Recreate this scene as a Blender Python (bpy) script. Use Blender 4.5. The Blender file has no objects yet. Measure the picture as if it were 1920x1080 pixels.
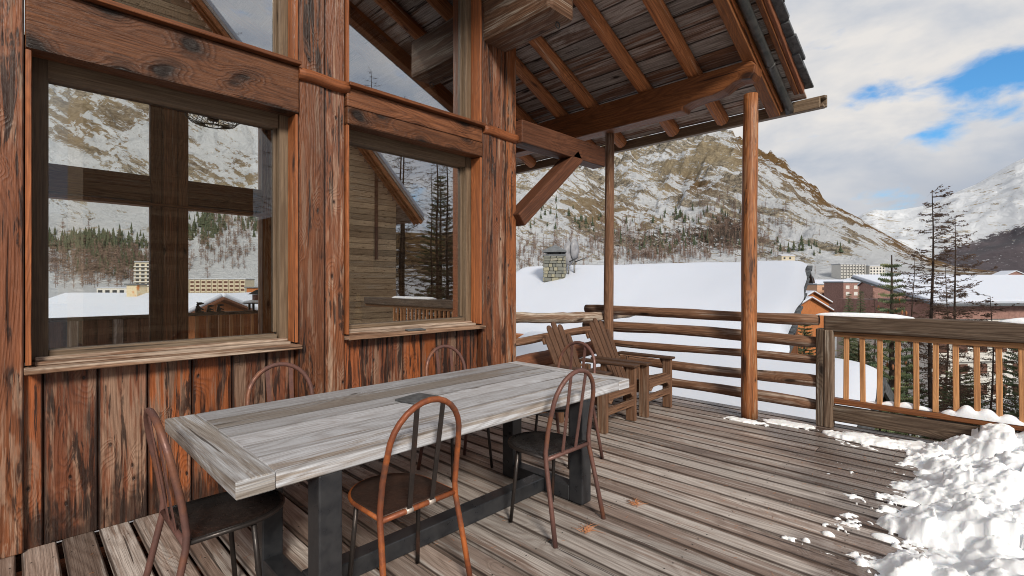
import bpy, math, random
import numpy as np
from mathutils import Vector, Matrix
random.seed(7)
R = math.radians
scn = bpy.context.scene
COL = scn.collection

# ------------------------------------------------------------------ camera
TH = R(44.5)                       # the wall runs along +x, the deck boards along y
EYE = 1.47
FX, CX, HY = 920.0, 960.0, 530.0
cam = bpy.data.objects.new("camera", bpy.data.cameras.new("camera"))
COL.objects.link(cam)
cam.location = (0, 0, EYE)
cam.rotation_euler = (R(90), 0, TH - R(90))
cam.data.lens = FX / 1920 * 36
cam.data.sensor_width = 36
cam.data.shift_y = -(540 - HY) / 1920
cam.data.clip_start = 0.05
cam.data.clip_end = 12000
scn.camera = cam
FW = np.array([math.cos(TH), math.sin(TH)])
RT = np.array([math.sin(TH), -math.cos(TH)])

def pd(px, py, d):
    """world point seen at px,py (1920 wide photograph) at depth d"""
    p = FW * d + RT * d * (px - CX) / FX
    return Vector((p[0], p[1], EYE + d * (HY - py) / FX))
def pz(px, py, z=0.0):
    return pd(px, py, (EYE - z) * FX / (py - HY))

# ------------------------------------------------------------------ light
SUN_AZ, SUN_EL = R(-120), R(31)
world = bpy.data.worlds.new("World"); scn.world = world; world.use_nodes = True
def build_world():
    nt = world.node_tree; N = nt.nodes; L = nt.links; N.clear()
    out = N.new('ShaderNodeOutputWorld'); bg = N.new('ShaderNodeBackground')
    bg.inputs['Strength'].default_value = 0.118
    L.new(bg.outputs[0], out.inputs[0])
    sky = N.new('ShaderNodeTexSky'); sky.sky_type = 'NISHITA'; sky.sun_disc = False
    sky.sun_elevation = SUN_EL; sky.sun_rotation = R(90) - SUN_AZ
    tc = N.new('ShaderNodeTexCoord')
    def m(op, a, b=None, c=None):
        n = N.new('ShaderNodeMath'); n.operation = op
        for i, v in enumerate((a, b, c)):
            if v is None: continue
            if isinstance(v, (int, float)): n.inputs[i].default_value = v
            else: L.new(v, n.inputs[i])
        return n.outputs[0]
    sep = N.new('ShaderNodeSeparateXYZ'); L.new(tc.outputs['Generated'], sep.inputs[0])
    x, y, z = sep.outputs
    az = m('ARCTAN2', y, x); el = m('ARCSINE', z)
    def noise(sc, det, stretch=(1, 1, 2.2), rough=.55, loc=(0, 0, 0)):
        mp = N.new('ShaderNodeMapping'); mp.inputs['Scale'].default_value = stretch
        mp.inputs['Location'].default_value = loc
        L.new(tc.outputs['Generated'], mp.inputs[0])
        n = N.new('ShaderNodeTexNoise'); n.inputs['Scale'].default_value = sc
        n.inputs['Detail'].default_value = det; n.inputs['Roughness'].default_value = rough
        n.inputs['Distortion'].default_value = .25
        L.new(mp.outputs[0], n.inputs['Vector']); return n.outputs['Fac']
    n1 = noise(5.5, 7); n2 = noise(2.2, 5, loc=(3, 1, 2)); n3 = noise(13, 9, loc=(1, 7, 2))
    # gaps where the blue shows: a band to the right, smaller gaps elsewhere
    def gap(a0, e0, wa, we, amt):
        da = m('DIVIDE', m('SUBTRACT', az, R(a0)), R(wa)); de = m('DIVIDE', m('SUBTRACT', el, R(e0)), R(we))
        q = m('ADD', m('MULTIPLY', da, da), m('MULTIPLY', de, de))
        return m('MULTIPLY', m('POWER', 2.718, m('MULTIPLY', q, -1)), amt)
    g = gap(-4, 16.6, 9.5, 2.2, .80)
    for a in ((8.7, 17.4, 2.6, 1.1, .56), (-1, 13.4, 6, 1.1, .50), (3.5, 12.2, 2.4, 1.0, .44), (-25, 20, 12, 4, .4),
              (-50, 33, 16, 9, .40), (150, 40, 30, 12, .5), (-140, 30, 20, 10, .4), (-82, 34, 9, 5, .2)):
        g = m('ADD', g, gap(*a))
    v = m('ADD', g, m('MULTIPLY', m('SUBTRACT', n1, .5), 1.5))
    v = m('ADD', v, m('MULTIPLY', m('SUBTRACT', n3, .5), 1.5))
    mr = N.new('ShaderNodeMapRange'); mr.interpolation_type = 'SMOOTHSTEP'
    mr.inputs['From Min'].default_value = .16; mr.inputs['From Max'].default_value = .74
    L.new(v, mr.inputs['Value'])
    cr = N.new('ShaderNodeValToRGB'); e = cr.color_ramp.elements
    e[0].position = .40; e[0].color = (3.2, 3.6, 4.25, 1)
    e[1].position = .58; e[1].color = (5.7, 5.5, 5.3, 1)
    k = cr.color_ramp.elements.new(.48); k.color = (4.3, 4.45, 4.75, 1)
    L.new(m('ADD', m('MULTIPLY', n2, .55), m('MULTIPLY', n1, .45)), cr.inputs[0])
    # low cloud to the right is a heavier blue grey
    gl = gap(0, 8.0, 11, 2.6, .75)
    mx0 = N.new('ShaderNodeMixRGB'); L.new(m('MULTIPLY', gl, m('ADD', n1, .35)), mx0.inputs[0])
    L.new(cr.outputs[0], mx0.inputs[1]); mx0.inputs[2].default_value = (2.4, 2.85, 3.6, 1)
    blue = N.new('ShaderNodeMixRGB'); blue.blend_type = 'MULTIPLY'; blue.inputs[0].default_value = 1
    L.new(sky.outputs[0], blue.inputs[1]); blue.inputs[2].default_value = (.46, .95, 1.28, 1)
    mx = N.new('ShaderNodeMixRGB'); L.new(mr.outputs[0], mx.inputs[0])
    L.new(mx0.outputs[0], mx.inputs[1]); L.new(blue.outputs[0], mx.inputs[2])
    L.new(mx.outputs[0], bg.inputs['Color'])
build_world()
sun = bpy.data.objects.new("sun", bpy.data.lights.new("sun", 'SUN')); COL.objects.link(sun)
sun.data.energy = 3.0; sun.data.angle = R(12); sun.data.color = (1, .93, .82)
sd = Vector((math.cos(SUN_AZ) * math.cos(SUN_EL), math.sin(SUN_AZ) * math.cos(SUN_EL), math.sin(SUN_EL)))
sun.rotation_euler = (-sd).to_track_quat('-Z', 'Y').to_euler()
scn.view_settings.view_transform = 'Standard'; scn.view_settings.look = 'None'
scn.view_settings.gamma = 1; scn.view_settings.exposure = 0.27
try:
    scn.cycles.max_bounces = 10; scn.cycles.diffuse_bounces = 5; scn.cycles.transparent_max_bounces = 16
    scn.cycles.glossy_bounces = 4; scn.cycles.use_denoising = True; scn.cycles.filter_width = 1.0; scn.cycles.denoising_prefilter = 'ACCURATE'
except Exception: pass

# ------------------------------------------------------------------ materials
class NT:
    def __init__(s, name):
        s.m = bpy.data.materials.new(name); s.m.use_nodes = True
        s.nt = s.m.node_tree; s.N = s.nt.nodes; s.L = s.nt.links
        s.b = s.N['Principled BSDF']; s.out = s.N['Material Output']
    def put(s, v, sock):
        if isinstance(v, (int, float)): sock.default_value = v
        elif isinstance(v, tuple): sock.default_value = v if len(v) != 3 or sock.type != 'RGBA' else (*v, 1)
        else: s.L.new(v, sock)
    def math(s, op, a, b=None, c=None, clamp=False):
        n = s.N.new('ShaderNodeMath'); n.operation = op; n.use_clamp = clamp
        for i, v in enumerate((a, b, c)):
            if v is not None: s.put(v, n.inputs[i])
        return n.outputs[0]
    def mix(s, f, a, b, mode='MIX'):
        n = s.N.new('ShaderNodeMixRGB'); n.blend_type = mode
        s.put(f, n.inputs[0]); s.put(a, n.inputs[1]); s.put(b, n.inputs[2]); return n.outputs[0]
    def step(s, v, lo, hi, a=0.0, b=1.0):
        n = s.N.new('ShaderNodeMapRange'); n.interpolation_type = 'SMOOTHSTEP'
        s.put(v, n.inputs['Value'])
        for k, x in (('From Min', lo), ('From Max', hi), ('To Min', a), ('To Max', b)): s.put(x, n.inputs[k])
        return n.outputs[0]
    def comb(s, x, y, z):
        n = s.N.new('ShaderNodeCombineXYZ')
        for i, v in enumerate((x, y, z)): s.put(v, n.inputs[i])
        return n.outputs[0]
    def noise(s, vec, sc=1, det=3, rough=.5, dist=0):
        n = s.N.new('ShaderNodeTexNoise'); s.put(vec, n.inputs['Vector'])
        for k, x in (('Scale', sc), ('Detail', det), ('Roughness', rough), ('Distortion', dist)): n.inputs[k].default_value = x
        return n.outputs['Fac']
    def voro(s, vec, sc=1, feat='F1', out='Distance', rnd=1, dims='3D'):
        n = s.N.new('ShaderNodeTexVoronoi'); n.feature = feat; n.voronoi_dimensions = dims; s.put(vec, n.inputs['Vector'])
        n.inputs['Scale'].default_value = sc; n.inputs['Randomness'].default_value = rnd
        return n.outputs[out]
    def bump(s, h, strength=.3, dist=.01):
        n = s.N.new('ShaderNodeBump'); n.inputs['Strength'].default_value = strength
        n.inputs['Distance'].default_value = dist; s.put(h, n.inputs['Height'])
        s.L.new(n.outputs[0], s.b.inputs['Normal'])
    def coord(s, which='Object'):
        return s.N.new('ShaderNodeTexCoord').outputs[which]

MATS = {}
def mat(name, fn=None, *a, **k):
    if name not in MATS: MATS[name] = fn(name, *a, **k)
    return MATS[name]

def wood(name, c1, c2, dark, grey, greyamt=.4, stain=.35, knots=.5, rings=1.0, rough=.75, bump=.35, spec=.3, gs=1.0, streak=1.0, drip=.0, grit=1.0, kr=1.0, foot=0.0, edge=0.0, ku=1.0, wet=False):
    """boards: uv.x runs along the grain in metres, uv.y across it"""
    s = NT(name)
    uvn = s.N.new('ShaderNodeUVMap'); uvn.uv_map = 'UVMap'; uv = uvn.outputs[0]
    sp = s.N.new('ShaderNodeSeparateXYZ'); s.L.new(uv, sp.inputs[0]); u, v = sp.outputs[0], sp.outputs[1]
    geo = s.N.new('ShaderNodeNewGeometry'); ri = geo.outputs['Random Per Island']
    z = s.math('MULTIPLY', ri, 57.0)
    U = lambda k: s.math('MULTIPLY', u, k)
    V = lambda k: s.math('MULTIPLY', v, k)
    fr = lambda k: s.math('FRACT', s.math('MULTIPLY', ri, k))
    nz = lambda a, b, off, det=4, r=.6, dist=0.0: s.noise(s.comb(U(a), V(b), s.math('ADD', z, off)), 1.0, det, r, dist)
    warp = nz(.9, 3.0, 5, 2, .5)
    kv = s.comb(s.math('ADD', s.math('ADD', U(1.5 * gs * ku), warp), z), s.math('ADD', V(4.4 * gs), s.math('MULTIPLY', ri, 23.7)), 0.0)
    kd = s.voro(kv, 1.0, dims='2D')
    keep = s.step(nz(1.3 * gs, 3.1 * gs, 44, 1), .66 - .30 * knots, .70 - .30 * knots)
    kn = s.math('MULTIPLY', s.step(kd, .0, .42, 1, 0), keep)
    halo = s.math('MULTIPLY', s.step(s.math('ADD', kd, s.math('MULTIPLY', s.math('SUBTRACT', nz(6, 20, 15, 3), .5), .22 * kr)), .07 * kr, .20 * kr, 1, 0), keep)
    kc = s.math('MULTIPLY', s.step(kd, .05 * kr, .10 * kr, 1, 0), keep)
    n0 = s.math('ADD', nz(.6 * gs, 4.2 * gs, 0, 2, .45, .3), s.math('MULTIPLY', kn, .16))
    ring = s.math('MULTIPLY_ADD', s.math('SINE', s.math('MULTIPLY', n0, 150)), .5, .5)
    ring = s.math('POWER', ring, 2.0)
    fine = nz(3.2, 150, 1, 3, .7)
    mid = nz(1.4, 52, 2, 5, .66, .2)
    wide = nz(1.1, 7 * streak, 9, 5, .62, .5)
    wide2 = nz(.8, 11 * streak, 31, 5, .66, .35)
    c = s.mix(s.step(s.math('ADD', s.math('MULTIPLY', fr(5.13), .62), s.math('MULTIPLY', nz(.7, 5, 61, 4), .55)), .34, .74), c1, c2)
    g_in = s.math('MULTIPLY_ADD', fr(7.31), .16, s.math('MULTIPLY_ADD', mid, .35, s.math('MULTIPLY', wide2, .65)))
    c = s.mix(s.step(g_in, .76 - .40 * greyamt, .84 - .38 * greyamt, 0, .92), c, grey)
    c = s.mix(s.math('MULTIPLY', ring, .55 * min(rings, 1.3)), c, s.mix(1.0, c, (.38, .30, .25), 'MULTIPLY'))
    c = s.mix(s.step(mid, .40, .56, .42 * grit, 0), c, s.mix(1.0, c, (.30, .24, .20), 'MULTIPLY'))
    c = s.mix(s.step(mid, .56, .70, 0, .35 * grit), c, s.mix(1.0, c, (1.45, 1.4, 1.35), 'MULTIPLY'))
    c = s.mix(s.step(fine, .40, .56, .40 * grit, 0), c, dark)
    s_in = s.math('MULTIPLY_ADD', fr(3.77), .12, s.math('MULTIPLY_ADD', mid, .3, s.math('MULTIPLY', wide, .7)))
    c = s.mix(s.step(s_in, .80 - .36 * stain, .87 - .34 * stain, 0, .88), c, dark)
    if drip:
        dr = s.math('MULTIPLY', s.step(nz(1.5, 21, 71, 6, .66, 1.0), .50, .56), s.step(nz(1.2, 4.0, 83, 5, .62, .9), .60 - .16 * drip, .68 - .16 * drip))
        c = s.mix(s.math('MULTIPLY', dr, .9), c, tuple(x * .6 for x in dark))
        hl = s.math('MULTIPLY', s.step(nz(1.6, 22, 171, 6, .66, .8), .53, .57), s.step(nz(1.4, 5, 183, 4), .47, .53))
        c = s.mix(s.math('MULTIPLY', hl, .42), c, grey)
    if foot:
        pz_ = s.N.new('ShaderNodeSeparateXYZ'); s.L.new(geo.outputs['Position'], pz_.inputs[0])
        ft = s.math('ADD', pz_.outputs[2], s.math('MULTIPLY', s.math('SUBTRACT', nz(.4, 15, 91, 6, .7), .5), 1.1))
        ft = s.math('MULTIPLY', s.step(ft, .16, .28, 1, 0), s.step(nz(5, 11, 97, 4), .36, .5, .35, 1))
        c = s.mix(s.math('MULTIPLY', ft, .8 * foot), c, tuple(x * .8 for x in dark))
    c = s.mix(s.math('MULTIPLY', halo, .62), c, dark)
    c = s.mix(s.math('MULTIPLY', kc, .85), c, tuple(x * .5 for x in dark))
    crack = s.step(nz(.8, 30, 77, 2, .5), .285, .31, 1, 0)
    c = s.mix(s.math('MULTIPLY', crack, .8), c, tuple(x * .4 for x in dark))
    if edge:
        en = s.N.new('ShaderNodeUVMap'); en.uv_map = 'Edge'; es = s.N.new('ShaderNodeSeparateXYZ'); s.L.new(en.outputs[0], es.inputs[0])
        dist = s.math('MULTIPLY', s.math('SUBTRACT', 1.0, s.math('ABSOLUTE', es.outputs[0])), es.outputs[1])      # metres from the board's edge
        dist = s.math('ADD', dist, s.math('MULTIPLY', s.math('SUBTRACT', nz(2.5, 30, 11, 4, .7), .5), .016))
        dist = s.math('ADD', dist, s.math('LESS_THAN', es.outputs[1], .0001))
        c = s.mix(s.step(dist, .002, .014, edge, 0), c, tuple(x * .6 for x in dark))
    val = s.math('MULTIPLY_ADD', fr(13.7), .66, .66)
    c = s.mix(1.0, c, s.comb(val, val, val), 'MULTIPLY')
    s.put(c, s.b.inputs['Base Color'])
    ro = s.step(mid, .35, .65, rough - .14, rough + .12)
    if wet:                                             # meltwater soaks the boards round the snow and along the outer edge
        pw_ = s.N.new('ShaderNodeSeparateXYZ'); s.L.new(geo.outputs['Position'], pw_.inputs[0]); px_, py_ = pw_.outputs[0], pw_.outputs[1]
        wn = s.math('MULTIPLY', s.math('SUBTRACT', s.noise(s.comb(s.math('MULTIPLY', px_, 5.0), s.math('MULTIPLY', py_, 1.6), 0.0), 1.0, 6, .6), .5), 1.6)
        lim = s.step(px_, 3.4, 5.9, .62, 1.75)
        wm = s.step(s.math('ADD', s.math('SUBTRACT', py_, lim), wn), -.12, .22, 1, 0)
        wm = s.math('MAXIMUM', wm, s.step(s.math('ADD', px_, s.math('MULTIPLY', wn, .5)), 5.45, 5.75))
        c = s.mix(s.math('MULTIPLY', wm, .62), c, s.mix(1.0, c, (.36, .33, .33), 'MULTIPLY'))
        s.put(c, s.b.inputs['Base Color']); ro = s.math('SUBTRACT', ro, s.math('MULTIPLY', wm, .26))
    s.put(ro, s.b.inputs['Roughness'])
    s.b.inputs['Specular IOR Level'].default_value = spec
    h = s.math('ADD', s.math('MULTIPLY', ring, .3 * rings), s.math('ADD', s.math('MULTIPLY', fine, .9), s.math('MULTIPLY', mid, 1.3)))
    h = s.math('SUBTRACT', h, s.math('ADD', s.math('MULTIPLY', kc, .8), s.math('MULTIPLY', crack, 1.5)))
    s.bump(h, bump, .008)
    return s.m

def plain(name, col, rough=.6, metal=0.0, noise=.25, sc=6.0, col2=None, spec=.4, bump=.15, bd=.004):
    s = NT(name); co = s.coord()
    n = s.noise(co, sc, 6, .6, .3)
    c2 = col2 or tuple(x * (1 - noise) for x in col)
    s.put(s.mix(s.step(n, .35, .65), col, c2), s.b.inputs['Base Color'])
    s.put(s.step(n, .3, .7, max(.05, rough - .12), min(1, rough + .1)), s.b.inputs['Roughness'])
    s.b.inputs['Metallic'].default_value = metal; s.b.inputs['Specular IOR Level'].default_value = spec
    s.bump(s.noise(co, sc * 6, 5, .6), bump, bd)
    return s.m

def rust(name, c1, c2, c3, rough=.5, metal=.25, th=.5):
    s = NT(name); co = s.coord()
    n = s.noise(co, 7, 6, .65, .4); n2 = s.noise(co, 38, 5, .7); n3 = s.noise(co, 3.1, 4, .6)
    c = s.mix(s.step(n, th - .12, th + .1), c1, c2)
    c = s.mix(s.step(n3, .54, .66), c, c3)
    c = s.mix(s.step(n2, .45, .75, 0, .4), c, tuple(x * .5 for x in c1))
    s.put(c, s.b.inputs['Base Color']); s.put(s.step(n2, .3, .7, rough - .12, rough + .2), s.b.inputs['Roughness'])
    s.b.inputs['Metallic'].default_value = metal
    s.bump(s.math('ADD', n2, s.noise(co, 120, 3)), .2, .0015)
    return s.m

def snow(name, bump=.35, sc=6.0, col=(.86, .88, .92), bd=.03):
    s = NT(name); co = s.coord()
    n = s.noise(co, sc, 6, .6)
    s.put(s.mix(n, col, tuple(min(1, x * 1.04) for x in col)), s.b.inputs['Base Color'])
    s.b.inputs['Roughness'].default_value = .65
    s.b.inputs['Specular IOR Level'].default_value = .25
    s.b.inputs['Subsurface Weight'].default_value = .25
    s.b.inputs['Subsurface Scale'].default_value = .03
    s.b.inputs['Subsurface Radius'].default_value = (.6, .8, 1)
    s.bump(s.math('ADD', n, s.math('MULTIPLY', s.noise(co, sc * 9, 4, .65), .35)), bump, bd)
    return s.m

def glass(name, refl=.2, tint=(.93, .95, .93)):
    s = NT(name); N, L = s.N, s.L; N.remove(s.b)
    tr = N.new('ShaderNodeBsdfTransparent'); tr.inputs[0].default_value = (*tint, 1)
    gl = N.new('ShaderNodeBsdfGlossy'); gl.inputs['Roughness'].default_value = 0.0
    gl.inputs['Color'].default_value = (.95, .97, 1, 1)
    fr = N.new('ShaderNodeFresnel'); fr.inputs['IOR'].default_value = 1.5
    f = s.math('ADD', fr.outputs[0], refl, clamp=True)
    co = s.coord(); bm = N.new('ShaderNodeBump'); bm.inputs['Strength'].default_value = .02; bm.inputs['Distance'].default_value = .02
    s.put(s.noise(co, 1.1, 1), bm.inputs['Height']); L.new(bm.outputs[0], gl.inputs['Normal'])
    mx = N.new('ShaderNodeMixShader'); s.put(f, mx.inputs[0]); L.new(tr.outputs[0], mx.inputs[1]); L.new(gl.outputs[0], mx.inputs[2])
    L.new(mx.outputs[0], s.out.inputs[0]); return s.m

def lit(name, col, st):
    s = NT(name); s.b.inputs['Base Color'].default_value = (*col, 1)
    s.b.inputs['Emission Color'].default_value = (*col, 1); s.b.inputs['Emission Strength'].default_value = st
    return s.m

W_CLAD = mat("wall_wood", wood, (.38, .105, .027), (.17, .053, .023), (.020, .009, .006), (.27, .165, .112), .36, .54, .75, .7, .5, .7, .5, 1, .7, 1.2, .6, .35, 1.0, edge=.9, ku=1.6)
W_POST = mat("post_wood", wood, (.36, .115, .032), (.19, .066, .029), (.028, .012, .008), (.36, .24, .17), .46, .40, .60, .7, .5, .7, .45, 1, .7, .9, .6, .4, edge=.8, ku=1.6)
W_TRIM = mat("trim_wood", wood, (.38, .125, .038), (.26, .085, .03), (.05, .018, .01), (.34, .21, .13), .3, .35, .2, .6, .6, .4, .4)
W_HEAD = mat("header_wood", wood, (.30, .115, .044), (.20, .075, .032), (.014, .006, .004), (.38, .23, .14), .24, .40, 1.15, .9, .5, .7, .4, .62, .8, 0, .8, 1.6, edge=.3, ku=2.4)
W_FRAME = mat("frame_wood", wood, (.22, .155, .10), (.165, .115, .072), (.05, .03, .02), (.23, .185, .135), .3, .2, .1, .3, .6, .3, .4)
W_SILL = mat("sill_wood", wood, (.33, .215, .145), (.24, .14, .09), (.05, .026, .017), (.42, .34, .275), .5, .3, .4, .7, .8, .5, .2)
W_BEAM = mat("beam_wood", wood, (.46, .165, .05), (.33, .115, .036), (.06, .022, .012), (.42, .24, .15), .25, .36, .6, .8, .55, .65, .4, .7)
W_RAFT = mat("rafter_wood", wood, (.60, .26, .10), (.45, .175, .065), (.13, .047, .023), (.55, .39, .27), .34, .22, .6, .7, .6, .55, .35)
W_DARK = mat("brace_wood", wood, (.24, .085, .038), (.18, .07, .035), (.04, .018, .012), (.28, .17, .11), .2, .3, .4, .7, .65, .45, .35)
W_ROOF = mat("roof_board_wood", wood, (.40, .20, .12), (.27, .18, .14), (.04, .023, .018), (.56, .50, .46), .68, .34, .3, .5, .8, .5, .2, edge=.85)
W_PURL = mat("purlin_wood", wood, (.32, .17, .10), (.25, .13, .075), (.05, .025, .017), (.50, .42, .34), .58, .3, .3, .7, .75, .7, .3)
W_LOG = mat("log_wood", wood, (.25, .13, .075), (.20, .105, .062), (.05, .028, .018), (.34, .27, .22), .5, .3, .4, .7, .75, .8, .25)
W_PALE = mat("pale_log_wood", wood, (.36, .26, .19), (.27, .175, .12), (.07, .042, .028), (.50, .43, .36), .72, .25, .4, .7, .8, .9, .2)
W_RAIL = mat("rail_wood", wood, (.24, .17, .12), (.19, .13, .09), (.045, .03, .022), (.33, .28, .23), .5, .25, .8, 1.0, .75, .8, .25, .7)
W_BAL = mat("baluster_wood", wood, (.52, .27, .12), (.42, .20, .08), (.16, .07, .035), (.46, .31, .19), .25, .12, .3, .4, .65, .35, .3)
W_DECK = mat("deck_wood", wood, (.43, .335, .285), (.31, .23, .19), (.07, .045, .035), (.56, .505, .465), .54, .20, .30, .6, .55, .7, .5, .8, 1, 0, .65, .35, edge=.9, wet=True)
W_TABLE = mat("table_wood", wood, (.35, .315, .285), (.27, .23, .20), (.085, .065, .05), (.44, .455, .49), .70, .14, .38, .6, .55, .5, .4, .8, 1, 0, .45, .4, edge=.6)
W_TEND = mat("table_end_wood", wood, (.30, .275, .255), (.25, .225, .20), (.08, .065, .055), (.38, .39, .41), .62, .12, .3, .6, .6, .5, .4, .8, 1, 0, .55, .4, edge=.3)
W_ADIR = mat("armchair_wood", wood, (.19, .10, .055), (.14, .072, .042), (.04, .022, .015), (.22, .155, .11), .4, .25, .2, .5, .7, .4, .3, edge=0.3)
W_INT = mat("interior_board_wood", wood, (.72, .53, .33), (.62, .44, .27), (.24, .14, .075), (.72, .58, .42), .3, .1, .5, .4, .7, .3, .3, edge=.6)
W_DIM = mat("interior_dark_wood", wood, (.24, .11, .055), (.18, .08, .045), (.04, .02, .014), (.30, .19, .13), .3, .3, .4, .5, .65, .3, .4)
W_FARP_BRIGHT = mat("far_frame_brightened_wood", wood, (.62, .30, .14), (.50, .23, .11), (.12, .05, .03), (.60, .44, .32), .4, .35, .5, .8, .6, .3, .4, edge=.6)  # post wood with its colour brightened to make up for the unlit room
W_CHAL = mat("chalet_orange_wood", wood, (.50, .20, .06), (.38, .14, .05), (.10, .04, .02), (.34, .2, .1), .2, .2, .1, .2, .8, .2, .2)
W_BARK = mat("bark", plain, (.085, .062, .05), .95, 0, .4, 9, (.04, .028, .022), .1, .8, .02)
W_TWIG = mat("larch_twig", plain, (.13, .085, .06), .95, 0, .3, 9, (.07, .045, .035), .1, .1)
M_NEED = mat("spruce_needles", plain, (.11, .16, .09), .8, 0, .3, 3, (.20, .21, .10), .2, .1)
M_NEED2 = mat("dark_conifer", plain, (.05, .07, .045), .9, 0, .3, .4, (.08, .085, .05), .1, .1)
M_LARCH = mat("far_larch", plain, (.20, .14, .11), .95, 0, .3, .3, (.13, .09, .075), .05, .1)
M_CONE = mat("spruce_cone", plain, (.42, .17, .08), .8)
M_RUST = mat("rusted_tube", rust, (.115, .058, .05), (.16, .075, .06), (.21, .085, .045), .5, .25)
M_RUST2 = mat("orange_rusted_tube", rust, (.42, .12, .03), (.20, .06, .028), (.11, .05, .035), .5, .25)
M_STEEL = mat("dark_steel", rust, (.042, .036, .034), (.06, .048, .044), (.11, .06, .045), .4, .6)
M_SEAT = mat("black_seat", rust, (.020, .018, .018), (.030, .026, .025), (.05, .030, .024), .33, .3, .55)
M_SEAT2 = mat("rusty_seat", rust, (.05, .032, .026), (.07, .038, .028), (.17, .055, .028), .4, .3)
M_WELD = mat("pale_weld", plain, (.5, .43, .38), .5, .3)
M_BLACK = mat("black_painted_steel", plain, (.03, .032, .037), .38, .3, .25, 14, (.045, .046, .05), .5, .08, .001)
M_SLATE = mat("slate", plain, (.10, .105, .11), .55, 0, .3, 20, (.06, .062, .065), .4, .5, .004)
M_ZINC = mat("zinc_pipe", plain, (.13, .125, .12), .45, .6, .3, 12, (.07, .075, .075), .5, .1)
M_IRON = mat("black_iron", plain, (.025, .022, .02), .5, .5)
M_SNOW = mat("snow_cover", snow, .35, 5.0)
M_HEAP = mat("heaped_snow", snow, .3, 16.0, (.92, .94, .965), .012)
M_GLASS = mat("window_glass", glass, .0, (.985, .99, .985))
M_GLASS2 = mat("mirror_like_glass", glass, .34, (.80, .76, .70))
M_SCREEN = mat("dark_screen", plain, (.06, .07, .075), .2, 0, .1)
M_WGREY = mat("white_render", plain, (.62, .60, .56), .8, 0, .15, 2)
M_BROWNW = mat("brown_window", plain, (.13, .06, .04), .5, 0, .4, 3)
M_DKWIN = mat("dark_window", plain, (.05, .055, .06), .3, 0, .4, 3)
M_PEACH = mat("peach_render", plain, (.58, .34, .22), .85, 0, .1, 2)
M_RED = mat("red_brown_cladding", plain, (.30, .165, .135), .8, 0, .25, 2)
M_CREAM = mat("cream_render", plain, (.55, .48, .36), .8, 0, .12, 2)
M_TIN = mat("tin_roof", plain, (.16, .17, .18), .6, .2)
M_NDL = mat("dry_needles", plain, (.55, .24, .11), .8)

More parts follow.
